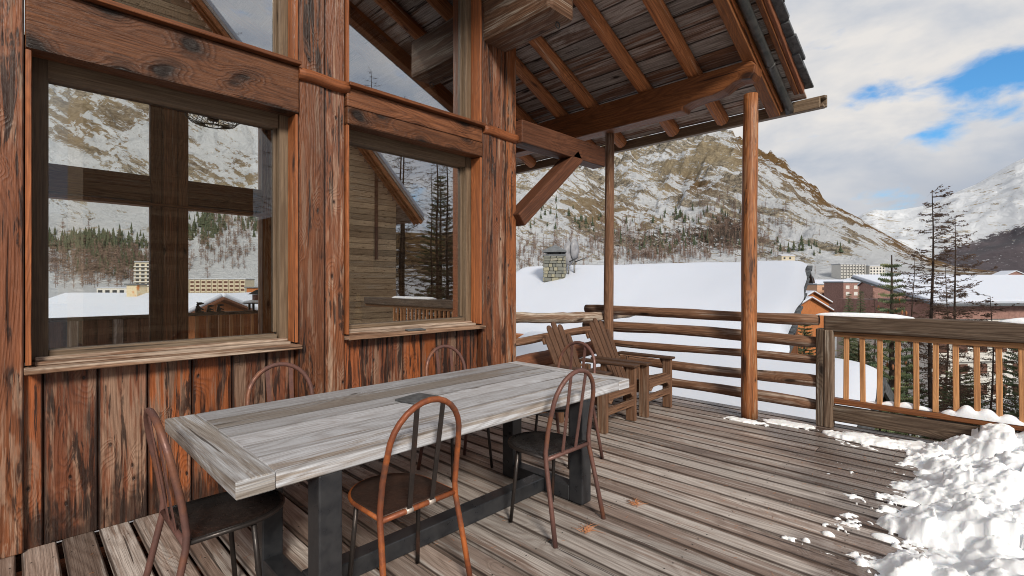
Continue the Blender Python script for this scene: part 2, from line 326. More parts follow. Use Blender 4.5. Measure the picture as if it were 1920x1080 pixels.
# ------------------------------------------------------------------ mesh helpers
class MB:
    def __init__(s): s.v = []; s.f = []; s.uv = []; s.sm = []; s.ed = []
    def face(s, idx, uvs, smooth=False, ed=None): s.f.append(idx); s.uv.append(uvs); s.sm.append(smooth); s.ed.append(ed or [(0, 0)] * len(idx))
    def box(s, c, size, grain=0, M=None, taper=None):
        """box centred at c; grain = axis index its fibres follow"""
        h = [x / 2 for x in size]; o = len(s.v); us, vs = random.random() * 40, random.random() * 40
        P = []
        for k in range(8):
            q = Vector(((h[0] if k & 1 else -h[0]), (h[1] if k & 2 else -h[1]), (h[2] if k & 4 else -h[2])))
            P.append(q)
        for q in P:
            w = (M @ q if M is not None else q) + Vector(c); s.v.append(w)
        F = [(0, 4, 6, 2), (1, 3, 7, 5), (0, 1, 5, 4), (2, 6, 7, 3), (0, 2, 3, 1), (4, 5, 7, 6)]
        ax = [i for i in range(3) if i != grain]
        for fi, f in enumerate(F):
            n_ax = fi // 2; uvs = []; eds = []
            for k in f:
                q = P[k]
                if n_ax == grain: uvs.append((us + q[ax[0]] * .4, vs + q[ax[1]]))
                else:
                    other = [a for a in ax if a != n_ax][0]
                    uvs.append((us + q[grain], vs + q[other] + (.37 * n_ax if n_ax else 0) + (size[other] * 1.3 if fi % 2 else 0)))
                    eds.append((q[other] / h[other], h[other]))
            s.face(tuple(o + k for k in f), uvs, False, eds or None)
        return s
    def bar(s, a, b, w, h, up=(0, 0, 1), ext=0.0):
        """board from a to b, w wide (sideways), h high (along up)"""
        a, b = Vector(a), Vector(b); d = (b - a).normalized(); a = a - d * ext; b = b + d * ext
        y = Vector(up).cross(d).normalized(); z = d.cross(y)
        M = Matrix((d, y, z)).transposed()
        return s.box((a + b) / 2, ((b - a).length, w, h), 0, M)
    def tube(s, pts, rad, seg=10, wob=0.0, cap=True, flat=1.0, smooth=True, up=None, lump=0.0):
        pts = [Vector(p) for p in pts]; n = len(pts); o = len(s.v)
        if isinstance(rad, (int, float)): rad = [rad] * n
        us, vs = random.random() * 40, random.random() * 40
        ph = [random.random() * 6.28 for _ in range(4)]
        t0 = (pts[1] - pts[0]).normalized()
        ref = Vector(up) if up else (Vector((0, 0, 1)) if abs(t0.z) < .9 else Vector((1, 0, 0)))
        L = 0
        for i, p in enumerate(pts):
            t = (pts[min(i + 1, n - 1)] - pts[max(i - 1, 0)]).normalized()
            x = ref.cross(t)
            if x.length < 1e-5: x = Vector((0, 1, 0)).cross(t)
            x.normalize(); y = t.cross(x); ref = y if not up else ref
            if i: L += (pts[i] - pts[i - 1]).length
            for k in range(seg):
                a = 2 * math.pi * k / seg
                r = rad[i] * (1 + wob * (math.sin(2 * a + ph[0] + L * 1.7) + .6 * math.sin(3 * a + ph[1] - L * 3.1) + .5 * math.sin(L * 9 + ph[2] + a)) + lump * (random.random() - .5))
                s.v.append(p + x * math.cos(a) * r * flat + y * math.sin(a) * r)
        L = 0; per = 2 * math.pi * max(rad)
        for i in range(n - 1):
            l2 = L + (pts[i + 1] - pts[i]).length
            for k in range(seg):
                k2 = (k + 1) % seg
                a, b, c, d = o + i * seg + k, o + i * seg + k2, o + (i + 1) * seg + k2, o + (i + 1) * seg + k
                v0, v1 = vs + per * k / seg, vs + per * (k + 1) / seg
                s.face((a, b, c, d), [(us + L, v0), (us + L, v1), (us + l2, v1), (us + l2, v0)], smooth)
            L = l2
        if cap:
            for base, rev in ((o, True), (o + (n - 1) * seg, False)):
                idx = [base + k for k in range(seg)]; q = [(us + .02 * math.cos(6.28 * k / seg), vs + per * .15 * math.sin(6.28 * k / seg)) for k in range(seg)]
                if rev: idx.reverse(); q.reverse()
                s.face(tuple(idx), q)
        return s
    def prism(s, poly, t, M=None, loc=(0, 0, 0), gaxis=0):
        """poly in local xy extruded by t along z, then M and loc"""
        n = len(poly); o = len(s.v); us, vs = random.random() * 40, random.random() * 40
        for z in (0, t):
            for p in poly:
                q = Vector((p[0], p[1], z)); q = M @ q if M is not None else q
                s.v.append(q + Vector(loc))
        def q2(p): return (us + (p[0] if gaxis == 0 else p[1]), vs + (p[1] if gaxis == 0 else p[0]))
        s.face(tuple(o + i for i in reversed(range(n))), [q2(poly[i]) for i in reversed(range(n))])
        s.face(tuple(o + n + i for i in range(n)), [q2(poly[i]) for i in range(n)])
        for i in range(n):
            j = (i + 1) % n; a, b = q2(poly[i]), q2(poly[j])
            s.face((o + i, o + j, o + n + j, o + n + i), [a, b, (b[0], b[1] + t), (a[0], a[1] + t)])
        return s
    def quad(s, a, b, c, d):
        o = len(s.v); s.v += [Vector(a), Vector(b), Vector(c), Vector(d)]
        s.face((o, o + 1, o + 2, o + 3), [(0, 0), (1, 0), (1, 1), (0, 1)])
    def build(s, name, material, parent=None, bevel=0.0, local=True):
        me = bpy.data.meshes.new(name)
        me.from_pydata([tuple(x) for x in s.v], [], s.f)
        uvl = me.uv_layers.new(name="UVMap")
        uvl.data.foreach_set("uv", [c for f in s.uv for q in f for c in q])
        if any(e[0][1] for e in s.ed):
            u2 = me.uv_layers.new(name="Edge"); u2.data.foreach_set("uv", [c for f in s.ed for q in f for c in q])
        me.polygons.foreach_set("use_smooth", s.sm)
        for m_ in (material if isinstance(material, (list, tuple)) else [material]): me.materials.append(m_)
        me.update()
        o = bpy.data.objects.new(name, me); COL.objects.link(o)
        if parent is not None: o.parent = parent
        if bevel:
            b = o.modifiers.new("b", 'BEVEL'); b.width = bevel; b.segments = 1 if bevel < .006 else 2; b.limit_method = 'ANGLE'; b.angle_limit = R(50)
        return o

def tag(o, label=None, cat=None, group=None, kind=None):
    for k, v in (('label', label), ('category', cat), ('group', group), ('kind', kind)):
        if v: o[k] = v
    return o
def thing(name, label, cat, loc=(0, 0, 0), rz=0, group=None):
    o = bpy.data.objects.new(name, None); COL.objects.link(o); o.location = loc; o.rotation_euler = (0, 0, rz)
    o.empty_display_size = .1
    return tag(o, label, cat, group)
KIDS = {}
def kids(o): return [c for c in bpy.data.objects if c.parent is o]
def dup(root, loc, rz, label, group=None, scale=None):
    r = root.copy(); COL.objects.link(r); r.location = loc; r.rotation_euler = (0, 0, rz); r['label'] = label
    if group: r['group'] = group
    if scale: r.scale = scale
    for ch in kids(root):
        c = ch.copy(); COL.objects.link(c); c.parent = r
        for g in kids(ch):
            d = g.copy(); COL.objects.link(d); d.parent = c
    return r
def one(mb, name, material, label, cat=None, group=None, kind=None, bevel=0.0, parent=None):
    return tag(mb.build(name, material, parent, bevel), label, cat, group, kind)
def B(c, size, grain=0, M=None): return MB().box(c, size, grain, M)
def X(a, b, grain):                 # box from corner a to corner b
    c = [(p + q) / 2 for p, q in zip(a, b)]; return c, [abs(q - p) for p, q in zip(a, b)], grain

# value noise in numpy
_rs = np.random.RandomState(3); _T = _rs.rand(512, 512)
def vn(x, y):
    xi, yi = np.floor(x).astype(int), np.floor(y).astype(int); fx, fy = x - xi, y - yi
    fx, fy = fx * fx * (3 - 2 * fx), fy * fy * (3 - 2 * fy)
    g = lambda a, b: _T[a % 512, b % 512]
    return (g(xi, yi) * (1 - fx) + g(xi + 1, yi) * fx) * (1 - fy) + (g(xi, yi + 1) * (1 - fx) + g(xi + 1, yi + 1) * fx) * fy
def fbm(x, y, o=5, ridged=False, gain=.5):
    t, a, s_ = 0, 1, 0
    for i in range(o):
        n = vn(x * 2 ** i + 17.3 * i, y * 2 ** i + 9.1 * i)
        if ridged: n = 1 - abs(2 * n - 1)
        t = t + a * n; s_ += a; a *= gain
    return t / s_

# ------------------------------------------------------------------ terrain
def snowrock(name, dk1=(.085, .065, .055), dk2=(.055, .055, .038)):
    s = NT(name); co = s.coord('Object')
    def attr(n):
        a = s.N.new('ShaderNodeAttribute'); a.attribute_name = n; return a.outputs['Fac']
    cover, hue, bush = attr('cover'), attr('hue'), attr('bush')
    mp = s.N.new('ShaderNodeMapping'); mp.inputs['Scale'].default_value = (1, 1, 1.6); s.L.new(co, mp.inputs[0]); v = mp.outputs[0]
    n1 = s.noise(v, .022, 12, .75, .7); n2 = s.noise(v, .16, 8, .8); n3 = s.noise(v, .006, 6, .6)
    ev = s.math('MULTIPLY_ADD', s.math('SUBTRACT', s.math('ADD', s.math('MULTIPLY', n1, .55), s.math('MULTIPLY', n2, .45)), .5), 1.9, .5)
    po = s.N.new('ShaderNodeSeparateXYZ'); s.L.new(co, po.inputs[0])
    rr = s.math('ADD', s.math('MULTIPLY', po.outputs[0], math.sin(TH)), s.math('MULTIPLY', po.outputs[1], -math.cos(TH)))
    dd_ = s.math('ADD', s.math('MULTIPLY', po.outputs[0], math.cos(TH)), s.math('MULTIPLY', po.outputs[1], math.sin(TH)))
    al = s.math('SUBTRACT', s.math('MULTIPLY', rr, .84), s.math('MULTIPLY', po.outputs[2], .55)); ac = s.math('ADD', s.math('MULTIPLY', rr, .55), s.math('MULTIPLY', po.outputs[2], .84))
    gul = s.noise(s.comb(s.math('MULTIPLY', al, .009), s.math('MULTIPLY', ac, .055), s.math('MULTIPLY', dd_, .01)), 1.0, 8, .72, .6)
    ev = s.math('MULTIPLY_ADD', s.math('SUBTRACT', gul, .5), 1.7, ev)
    d = s.math('ADD', ev, s.math('MULTIPLY', s.math('SUBTRACT', cover, .5), .55))
    mask = s.step(d, .47, .53)
    rock = s.mix(s.step(n2, .38, .62), (.12, .11, .095), (.58, .50, .38))
    rock = s.mix(s.step(s.noise(v, .06, 9, .8), .52, .60, 0, .75), rock, (.10, .09, .08))
    rock = s.mix(s.step(n3, .45, .6, 0, .55), rock, (.42, .32, .18))
    grass = s.mix(s.step(n2, .35, .65), (.25, .145, .055), (.16, .10, .05))
    g = s.mix(s.math('SUBTRACT', hue, .0, clamp=True), rock, grass)
    c = s.mix(mask, (.76, .78, .81), g)
    bm_ = s.step(s.math('ADD', s.noise(v, .13, 7, .75), s.math('MULTIPLY', s.math('SUBTRACT', bush, .5), .5)), .5, .56)
    dk = s.mix(s.step(n3, .4, .6), dk1, dk2)
    c = s.mix(s.math('MULTIPLY', bm_, s.step(bush, .02, .2)), c, dk)
    s.put(c, s.b.inputs['Base Color']); s.b.inputs['Roughness'].default_value = .9; s.b.inputs['Specular IOR Level'].default_value = .1
    h = s.math('ADD', s.math('MULTIPLY', n1, 2.2), s.math('MULTIPLY', s.noise(v, .18, 8, .75), .7))
    n = s.N.new('ShaderNodeBump'); n.inputs['Strength'].default_value = .9; n.inputs['Distance'].default_value = 15
    s.put(h, n.inputs['Height']); s.L.new(n.outputs[0], s.b.inputs['Normal'])
    return s.m
M_TERR = mat("snow_and_rock", snowrock)

def pxy(x, y, z):
    d = x * FW[0] + y * FW[1]; rr = x * RT[0] + y * RT[1]
    d = np.where(d > 1, d, 1)
    return CX + FX * rr / d, HY - FX * (z - EYE) / d, d
SKY1 = [(-600, -60), (-100, 10), (85, 62), (300, 78), (420, 70), (530, 95), (700, 150), (900, 205), (1050, 232), (1180, 252), (1270, 262), (1310, 252), (1350, 247),
        (1388, 258), (1410, 270), (1437, 287), (1472, 312), (1500, 336), (1540, 368), (1580, 392), (1612, 408), (1650, 432), (1690, 456), (1740, 482), (1790, 500), (1900, 514), (2300, 520)]
az_f = np.radians(np.arange(-6, 104, .11)); az_c = np.radians(np.arange(104, 354, 2.0)); AZ = np.concatenate([az_f, az_c])
RR = np.concatenate([np.geomspace(4, 450, 60), np.linspace(458, 1480, 250), np.geomspace(1500, 2400, 14)])
def ground(r):
    return np.interp(r, [0, 12, 25, 80, 330, 470, 620], [-8, -8, -9.5, -14, -11, -4, 9])
def terrain_h(a, r):
    off = ((TH - a + math.pi) % (2 * math.pi)) - math.pi
    cosf = np.cos(off); u = np.tan(np.clip(off, -1.35, 1.35)); px = CX + FX * u
    sk = np.interp(px, [p[0] for p in SKY1], [p[1] for p in SKY1])
    front = np.clip((1.30 - abs(off)) / .15, 0, 1)
    tan_ = (HY - sk) / FX * np.clip(cosf, .15, 1)            # rise per metre of horizontal distance at the crest
    tan_ = tan_ * front + .10 * (1 - front)
    Rc = 1380.0
    H = EYE + tan_ * Rc
    q = np.clip((r - 520) / (Rc - 520), 0, None)
    prof = np.where(q < 1, q ** 1.12, 1 - (q - 1) * .9)
    g = ground(r)
    base9 = 9.0
    z = np.where(r < 520, g, g.clip(max=base9) * (1 - np.clip(q, 0, 1)) + H * prof)
    x, y = r * np.cos(a), r * np.sin(a)
    m = np.clip((r - 540) / 300, 0, 1)
    edge = np.clip(abs(r - Rc) / 160, .12, 1)
    crag = (fbm(x / 210 + 5, y / 210, 6, True, .55) - .62) * 150 + (fbm(x / 60, y / 60, 4, True) - .6) * 38
    z = z + m * edge * crag * np.clip((H - 20) / 200, .05, 1) * np.clip(1.15 - .45 * np.clip((px - 1400) / 200, 0, 1), 0, 2)
    z = z + (fbm(x / 30, y / 30, 3) - .5) * 1.6 * np.clip((r - 30) / 60, 0, 1)
    return x, y, z
def blob(px, py, cx, cy, sx, sy): return np.exp(-((px - cx) / sx) ** 2 - ((py - cy) / sy) ** 2)
def polar_mesh(name, AZ, RR, hf, closed, attrs, material):
    A, Q = np.meshgrid(AZ, RR, indexing='ij'); x, y, z = hf(A, Q); na, nr = A.shape
    V = np.stack([x, y, z], -1).reshape(-1, 3)
    i = np.arange(na if closed else na - 1)[:, None] * nr + np.arange(nr - 1)[None]
    i2 = ((np.arange(na if closed else na - 1)[:, None] + 1) % na) * nr + np.arange(nr - 1)[None]
    F = np.stack([i, i + 1, i2 + 1, i2], -1).reshape(-1, 4)
    me = bpy.data.meshes.new(name); me.vertices.add(len(V)); me.vertices.foreach_set("co", V.ravel())
    me.loops.add(F.size); me.loops.foreach_set("vertex_index", F.ravel().astype(np.int32))
    me.polygons.add(len(F)); me.polygons.foreach_set("loop_start", np.arange(0, F.size, 4, dtype=np.int32))
    me.polygons.foreach_set("use_smooth", np.ones(len(F), bool))
    me.update(calc_edges=True)
    me.validate()
    for k, arr in attrs(x, y, z).items():
        a_ = me.attributes.new(k, 'FLOAT', 'POINT'); a_.data.foreach_set("value", arr.ravel().astype(np.float32))
    me.materials.append(material)
    o = bpy.data.objects.new(name, me); COL.objects.link(o); return o
def attrs_main(x, y, z):
    px, py, d = pxy(x, y, z); far = np.clip((np.hypot(x, y) - 480) / 150, 0, 1)
    sk = np.interp(px, [p[0] for p in SKY1], [p[1] for p in SKY1])
    below = py - sk
    direct = px > 800
    cov = .35 + .20 * blob(px, py, 1255, 300, 170, 60) + .22 * blob(px, py, 1350, 290, 60, 50) + .25 * blob(px, py, 1090, 385, 60, 70) + .12 * blob(px, py, 1250, 400, 180, 60)
    ridge = np.exp(-np.clip(below, 0, 999) / (22 + 10 * np.clip((1600 - px) / 200, 0, 1))) * np.clip((px - 1365) / 30, 0, 1)
    cov = cov + .42 * ridge
    cov = cov + .10 * blob(px, py, 1500, 420, 130, 60) - .13 * blob(px, py, 1000, 400, 60, 120) - .22 * blob(px, py, 1560, 500, 160, 22)
    # gullies that run straight down the fall line on the right flank
    t = (px - sk * .9) / 26 + fbm(px / 60, py / 60, 3) * 1.4
    cov = cov + (vn(t, py * 0 + 3.3) - .5) * .34 * np.clip((px - 1395) / 60, 0, 1)
    hue = np.clip(1.0 * ridge * 1.4 + .9 * blob(px, py, 1310, 348, 50, 18) + .35 * blob(px, py, 1120, 400, 60, 60) + .3 * blob(px, py, 1200, 400, 120, 30), 0, 1)
    bush = .5 * blob(px, py, 1270, 445, 160, 42) + .45 * blob(px, py, 1370, 430, 60, 50) + .22 * blob(px, py, 1010, 470, 60, 60) + .22 * blob(px, py, 1150, 470, 100, 40) + .16 * blob(px, py, 1500, 460, 100, 30)
    cw = .37 + .26 * blob(px, py, 200, 190, 170, 70) + .2 * blob(px, py, 440, 310, 90, 35) - .2 * blob(px, py, 440, 265, 120, 26) - .22 * blob(px, py, 200, 400, 250, 55) - .2 * blob(px, py, 450, 470, 140, 60)
    hw = .45 * blob(px, py, 230, 240, 200, 60) + .4 * blob(px, py, 440, 310, 90, 35)
    bw = .5 * blob(px, py, 200, 500, 120, 45) + .25 * blob(px, py, 380, 430, 40, 40)
    back = d <= 1.01; cw = np.where(back, .30, cw); bw = np.where(back, .55, bw)
    cov = np.where(direct, cov, cw); hue = np.where(direct, hue, hw); bush = np.where(direct, bush, bw)
    return dict(cover=cov * far, hue=hue * far, bush=bush * far)
terr = polar_mesh("valley_ground", AZ, RR, terrain_h, True, attrs_main, M_TERR)
tag(terr, "snowy valley floor rising into a rocky snow streaked mountain", None, None, "structure")

SKY2 = [(1400, 470), (1560, 440), (1590, 420), (1618, 400), (1640, 392), (1660, 394), (1690, 392), (1720, 388), (1750, 380), (1780, 365), (1830, 345), (1870, 322), (1905, 302), (1930, 292), (2050, 262), (2300, 240)]
def far_h(a, r):
    off = ((TH - a + math.pi) % (2 * math.pi)) - math.pi; u = np.tan(off); px = CX + FX * u
    sk = np.interp(px, [p[0] for p in SKY2], [p[1] for p in SKY2]); Rc = 4300.0
    H = (HY - sk) / FX * np.cos(off) * Rc; q = (r - 1700) / (Rc - 1700)
    z = -10 + (H + 10) * np.where(q < 1, np.clip(q, 0, 1) ** 1.15, 1 - (q - 1))
    x, y = r * np.cos(a), r * np.sin(a); edge = np.clip(abs(r - Rc) / 500, .1, 1)
    z = z + edge * np.clip(q * 3, 0, 1) * ((fbm(x / 520, y / 520, 5, True) - .62) * 150)
    return x, y, z
def attrs_far(x, y, z):
    px, py, d = pxy(x, y, z)
    ln = 470 - (px - 1740) * .33                    # upper edge of the far forest
    fo = np.clip((py - ln) / 18, 0, 1) * np.clip((px - 1735) / 30, 0, 1)
    cov = np.full_like(px, .14) + .1 * blob(px, py, 1660, 410, 30, 14)
    return dict(cover=cov, hue=np.zeros_like(px), bush=fo * .72 + .10)
fm = polar_mesh("far_mountain_terrain", np.radians(np.arange(-16, 24, .12)), np.linspace(1700, 4900, 150), far_h, False, attrs_far, mat("far_snow_and_wood", snowrock, (.125, .105, .115), (.085, .085, .095)))
tag(fm, "far white mountainside with a dark wood on its lower slope", None, None, "structure")
def tune_far(m):
    for n in m.node_tree.nodes:
        if n.type == 'MAPPING': n.inputs['Scale'].default_value = (.42, .42, .6)
tune_far(MATS["far_snow_and_wood"])

# woods on the slopes: masses nobody could count
def slope_wood(name, spots, material, label, seed, hr=(7, 14), wr=.16, bare=False):
    rnd = random.Random(seed); mb = MB(); P = []
    for (n, cx, cy, sx, sy) in spots:
        for _ in range(n):
            px, py = rnd.gauss(cx, sx), rnd.gauss(cy, sy)
            P.append((px, py))
    aa = np.array([TH - math.atan((p[0] - CX) / FX) for p in P])
    rs = np.linspace(480, 1360, 240); A, Q = np.meshgrid(aa, rs, indexing='ij'); x, y, z = terrain_h(A, Q)
    _, pyy, _ = pxy(x, y, z)
    pyy = np.minimum.accumulate(pyy, 1)
    for i, (px, py) in enumerate(P):
        j = int(np.argmax(pyy[i] <= py))
        if pyy[i][j] > py or j == 0: continue
        b = Vector((x[i, j], y[i, j], z[i, j] - .6)); h = rnd.uniform(*hr); w = h * wr * rnd.uniform(.7, 1.4)
        if bare:
            mb.tube([b, b + Vector((0, 0, h))], [h * .016, h * .004], 3, cap=False)
            for k in range(9):
                zz = h * (.18 + .085 * k); l = w * (1.15 - .1 * k) * rnd.uniform(.6, 1.2); an = rnd.uniform(0, 6.28)
                e = b + Vector((math.cos(an) * l, math.sin(an) * l, zz + l * .3)); c = b + Vector((0, 0, zz)); t_ = Vector((0, 0, h * .022))
                mb.quad(c - t_, e, e + t_ * .3, c + t_); e2 = b + Vector((-math.cos(an) * l, -math.sin(an) * l, zz + l * .35)); mb.quad(c - t_, e2, e2 + t_ * .3, c + t_)
        else:
            for k in range(4):
                z0 = h * (.05 + .22 * k); r_ = w * (1.1 - .25 * k) * rnd.uniform(.8, 1.15); o = len(mb.v); m_ = 5
                mb.v.append(b + Vector((0, 0, z0 + h * .34)))
                a0 = rnd.random() * 6
                for t in range(m_): mb.v.append(b + Vector((math.cos(a0 + t * 6.283 / m_) * r_ * rnd.uniform(.6, 1.2), math.sin(a0 + t * 6.283 / m_) * r_ * rnd.uniform(.6, 1.2), z0)))
                for t in range(m_): mb.face((o, o + 1 + t, o + 1 + (t + 1) % m_), [(0, 0)] * 3)
    return one(mb, name, material, label, None, None, "stuff")
slope_wood("conifer_wood", [(34, 1290, 458, 55, 7), (16, 1215, 462, 30, 9), (34, 1310, 410, 40, 5), (24, 1020, 400, 22, 18), (26, 1110, 425, 30, 12),
    (260, 170, 462, 60, 9), (120, 385, 430, 22, 16), (40, 480, 425, 20, 9), (80, 230, 500, 40, 12), (25, 1500, 470, 60, 8)], M_NEED2, "dark spruces scattered in a wood on the mountain slope", 5, (5, 13), .2)
slope_wood("larch_wood", [(320, 1380, 430, 50, 28), (260, 1260, 455, 80, 20), (110, 1210, 485, 35, 6), (110, 1150, 450, 40, 18), (120, 1000, 480, 35, 25), (100, 1070, 470, 40, 14), (90, 1300, 478, 55, 7),
    (420, 215, 505, 55, 20), (130, 120, 500, 40, 22), (150, 455, 440, 50, 22), (90, 430, 480, 60, 14)], M_LARCH, "bare brown larches standing in a wood on the mountain slope", 6, (8, 15), .2, True)

# ------------------------------------------------------------------ the deck
def deck():
    mb = MB(); x = -2.9; i = 0
    while x < 5.98:
        w = .1425
        y1 = 3.815 if x < 3.80 else 4.0
        # a few boards are made of two lengths that butt on a joist
        cuts = [-3.2] + ([random.uniform(-.5, 2.4)] if random.random() < .12 else []) + [y1]
        for a, b in zip(cuts[:-1], cuts[1:]):
            dz = random.uniform(-.0025, .0025)
            M = Matrix.Rotation(random.uniform(-.0007, .0007), 3, 'Z')
            mb.box((x + w / 2, (a + b) / 2, -.0175 + dz), (w, b - a - .004, .035), 1, M)
        x += .163; i += 1
    o = one(mb, "deck_floor", W_DECK, "weathered grey timber deck boards", None, None, "structure", bevel=.009)
    jb = MB()
    for y in np.arange(-3.0, 4.0, .6): jb.box((1.55, y, -.115), (8.8, .07, .15), 0)
    one(jb, "deck_joist_floor", W_DARK, "dark joists under the deck boards", None, None, "structure")
    ub = MB().box((1.5, .4, -.30), (8.8, 7.1, .02), 1); one(ub, "deck_gap_shade_floor", W_DIM, "added dark sheet under the deck, standing in for the shade in the board gaps", None, None, "structure")  # added dark sheet, gives the gaps between boards their shade
    wb = MB().box((.45, 3.86, -.62), (6.8, .04, 1.16), 0); one(wb, "deck_rear_wall", W_DIM, "dark boards behind the deck below the house wall", None, None, "structure")
    fb = MB().box((6.01, .4, -.10), (.04, 7.2, .2), 1); one(fb, "deck_edge_floor", W_RAIL, "board along the outer edge of the deck", None, None, "structure")
deck()

nh = MB(); rn = random.Random(12); x = -2.9
while x < 5.98:
    for y in np.arange(-.6, 3.8, .6):
        for q in (.03, .113):
            c = Vector((x + q + rn.uniform(-.006, .006), y + rn.uniform(-.012, .012), .0022)); o_ = len(nh.v)
            for k in range(7): nh.v.append(c + Vector((math.cos(k * .9) * .0048, math.sin(k * .9) * .0048, 0)))
            nh.face(tuple(range(o_, o_ + 7)), [(0, 0)] * 7)
    x += .163
one(nh, "nail_heads", M_IRON, "dark nail heads in the deck boards", None, None, "stuff")

# ------------------------------------------------------------------ the house
WY = 3.80                                          # outer face of the wall
house = thing("chalet_house", "large rust brown timber chalet with big windows and a deep roof over the deck", "house", (0, 0, 0))
# vertical cladding under the windows, each board on its own slightly out of line
def cladding(x0, x1, z0, z1, widths, name="wall_cladding"):
    mb = MB(); x = x0; i = 0
    while x < x1 - .01:
        w = min(widths[i % len(widths)], x1 - x); i += 1
        mb.box((x + w / 2, WY + .02 + random.uniform(-.004, .003), (z0 + z1) / 2), (w - .006, .04, z1 - z0), 2)
        x += w
    mb.box(((x0 + x1) / 2, WY + .07, (z0 + z1) / 2), (x1 - x0, .04, z1 - z0), 2)
    return mb.build(name, W_CLAD, house, .005)
cladding(-.02, 1.507, .0, .995, [.14, .236, .24, .24, .24, .225, .21])
cladding(1.878, 3.358, .0, 1.02, [.19, .235, .16, .2, .17, .25, .18, .2])
cladding(-3.0, -.02, .0, 6.0, [.25, .22])
# posts of the wall: planks standing proud
def wall_post(x0, x1, cuts, z1=5.2, proud=.055, z0=.0):
    mb = MB(); xs = [x0] + cuts + [x1]
    for k, (a, b) in enumerate(zip(xs[:-1], xs[1:])):
        mb.box(((a + b) / 2, WY - proud / 2 + (k % 2) * .008 + .02, (z0 + z1) / 2), (b - a - .003, proud + .04, z1 - z0), 2)
    mb.box(((x0 + x1) / 2, WY + .13, (z0 + z1) / 2), (x1 - x0 - .02, .14, z1 - z0), 2)
    return mb.build("post", W_POST, house, .008)
wall_post(-.42, .045, [-.13], 5.8, .05)
wall_post(1.507, 1.885, [1.715], 5.6, .06)
wall_post(3.358, 3.865, [3.505, 3.70], 4.3, .07)
# round strips across the posts
for a, b in ((1.50, 1.90), (3.37, 3.885)):
    MB().tube([(a + (b - a) * t, WY - .065, 3.045 + .006 * math.sin(t * 6)) for t in np.linspace(0, 1, 8)], .048, 12, .04).build("band", W_TRIM, house)
MB().box((-.17, WY - .075, 3.13), (.5, .06, .07), 0).build("band", W_TRIM, house, .01)
# header beams with a drip board on top
def wavy_board(a, b, size_y, z0, z1, material, name, n=24, amp=.006, y=WY):
    mb = MB(); L = b - a
    for k in range(n):
        pass
    mb.box(((a + b) / 2, y, (z0 + z1) / 2), (L, size_y, z1 - z0), 0)
    return mb.build(name, material, house, .012)
def header(x0, x1, z0, z1, seams):
    zs = [z0] + seams + [z1]; mb = MB()
    for k, (a, b) in enumerate(zip(zs[:-1], zs[1:])):
        mb.box(((x0 + x1) / 2, WY - .02 + .006 * (k % 2), (a + b) / 2), (x1 - x0, .14, b - a - .002), 0)
    h = mb.build("header_beam", W_HEAD, house, .012)
    MB().box(((x0 + x1) / 2, WY - .035, z1 + .016), (x1 - x0 - .002, .20, .03), 0).build("drip_board", W_TRIM, h, .006)
header(.047, 1.505, 2.735, 3.085, []); header(1.887, 3.356, 2.75, 3.05, [2.895])
# windows
GY = WY + .14
def window(x0, x1, z0, z1, gl, sill=True, jamb=.075, right=.0):
    up = .13; fr = MB(); fr.box((x0 + .0165, GY, (z0 + z1 + up) / 2), (.113, .12, z1 - z0 + up), 2); fr.box((x1 - .01, GY, (z0 + z1 + up) / 2), (.10, .12, z1 - z0 + up), 2)
    fr.box(((x0 + x1) / 2, GY, z1 - .0425 + up / 2), (x1 - x0 - .13, .118, .085 + up), 0); fr.box(((x0 + x1) / 2, GY, z0 + .03), (x1 - x0 - .15, .118, .06), 0)
    fr.box((x1 - .072, GY + .022, (z0 + z1) / 2), (.026, .06, z1 - z0 - .14), 2)
    w = fr.build("window", W_FRAME, house, .006)
    MB().box(((x0 + x1) / 2, GY + .01, (z0 + z1) / 2), (x1 - x0 - .12, .006, z1 - z0 - .10), 2).build("pane", gl, w)
    rv = MB(); rv.box((x0 - .012, WY + .0, (z0 + z1) / 2), (.024, .15, z1 - z0), 2); rv.build("casing", W_TRIM, w, .003); rv = MB(); rv.box((x1 + .010, WY + .0, (z0 + z1) / 2), (.02, .15, z1 - z0), 2)
    rv.build("casing", W_TRIM, w, .003)
    if sill:
        s_ = MB(); s_.box(((x0 + x1) / 2, WY - .045, z0 - .028), (x1 - x0 + .06, .17, .03), 0)
        s_.box(((x0 + x1) / 2, WY + .03, z0 - .002), (x1 - x0 - .03, .11, .022), 0)
        s_.box(((x0 + x1) / 2, WY + .06, z0 + .018), (x1 - x0 - .03, .05, .02), 0)
        s_.build("sill", W_SILL, w, .004)
    return w
win1 = window(.072, 1.483, 1.02, 2.733, M_GLASS)
win2 = window(1.912, 3.332, 1.05, 2.748, M_GLASS2)
win3 = window(.06, 1.483, 3.118, 5.0, M_GLASS2, False)
win4 = window(1.912, 3.332, 3.083, 4.75, M_GLASS2, False)

# roof: planks parallel to the eave on rafters that rise away from it
SL = .44; CS = math.cos(math.atan(SL)); ANG = math.atan(SL)
RX = -.2                                             # ridge
def zr(x, off=0.0): return 3.87 + SL * (5.53 - (x if x > RX else 2 * RX - x)) + off     # underside of the rafters
def slope_box(x0, x1, y0, y1, zoff0, t, grain, mb):
    """slab parallel to the near roof slope"""
    a, b = Vector((x0, 0, zr(x0, zoff0 + t / 2))), Vector((x1, 0, zr(x1, zoff0 + t / 2)))
    d = (b - a); M = Matrix.Rotation(math.atan2(-d.z, d.x), 3, 'Y')
    c = (a + b) / 2; c.y = (y0 + y1) / 2
    mb.box(c, (d.length, y1 - y0, t), grain, M)
RD = .17                                             # rafter depth
mb = MB(); x = 6.50
while x > RX:
    w = random.choice([.17, .2, .22, .19]); slope_box(max(x - w, RX) + .003, x, 1.56, 9.2, RD + random.uniform(0, .004), .028, 1, mb); x -= w
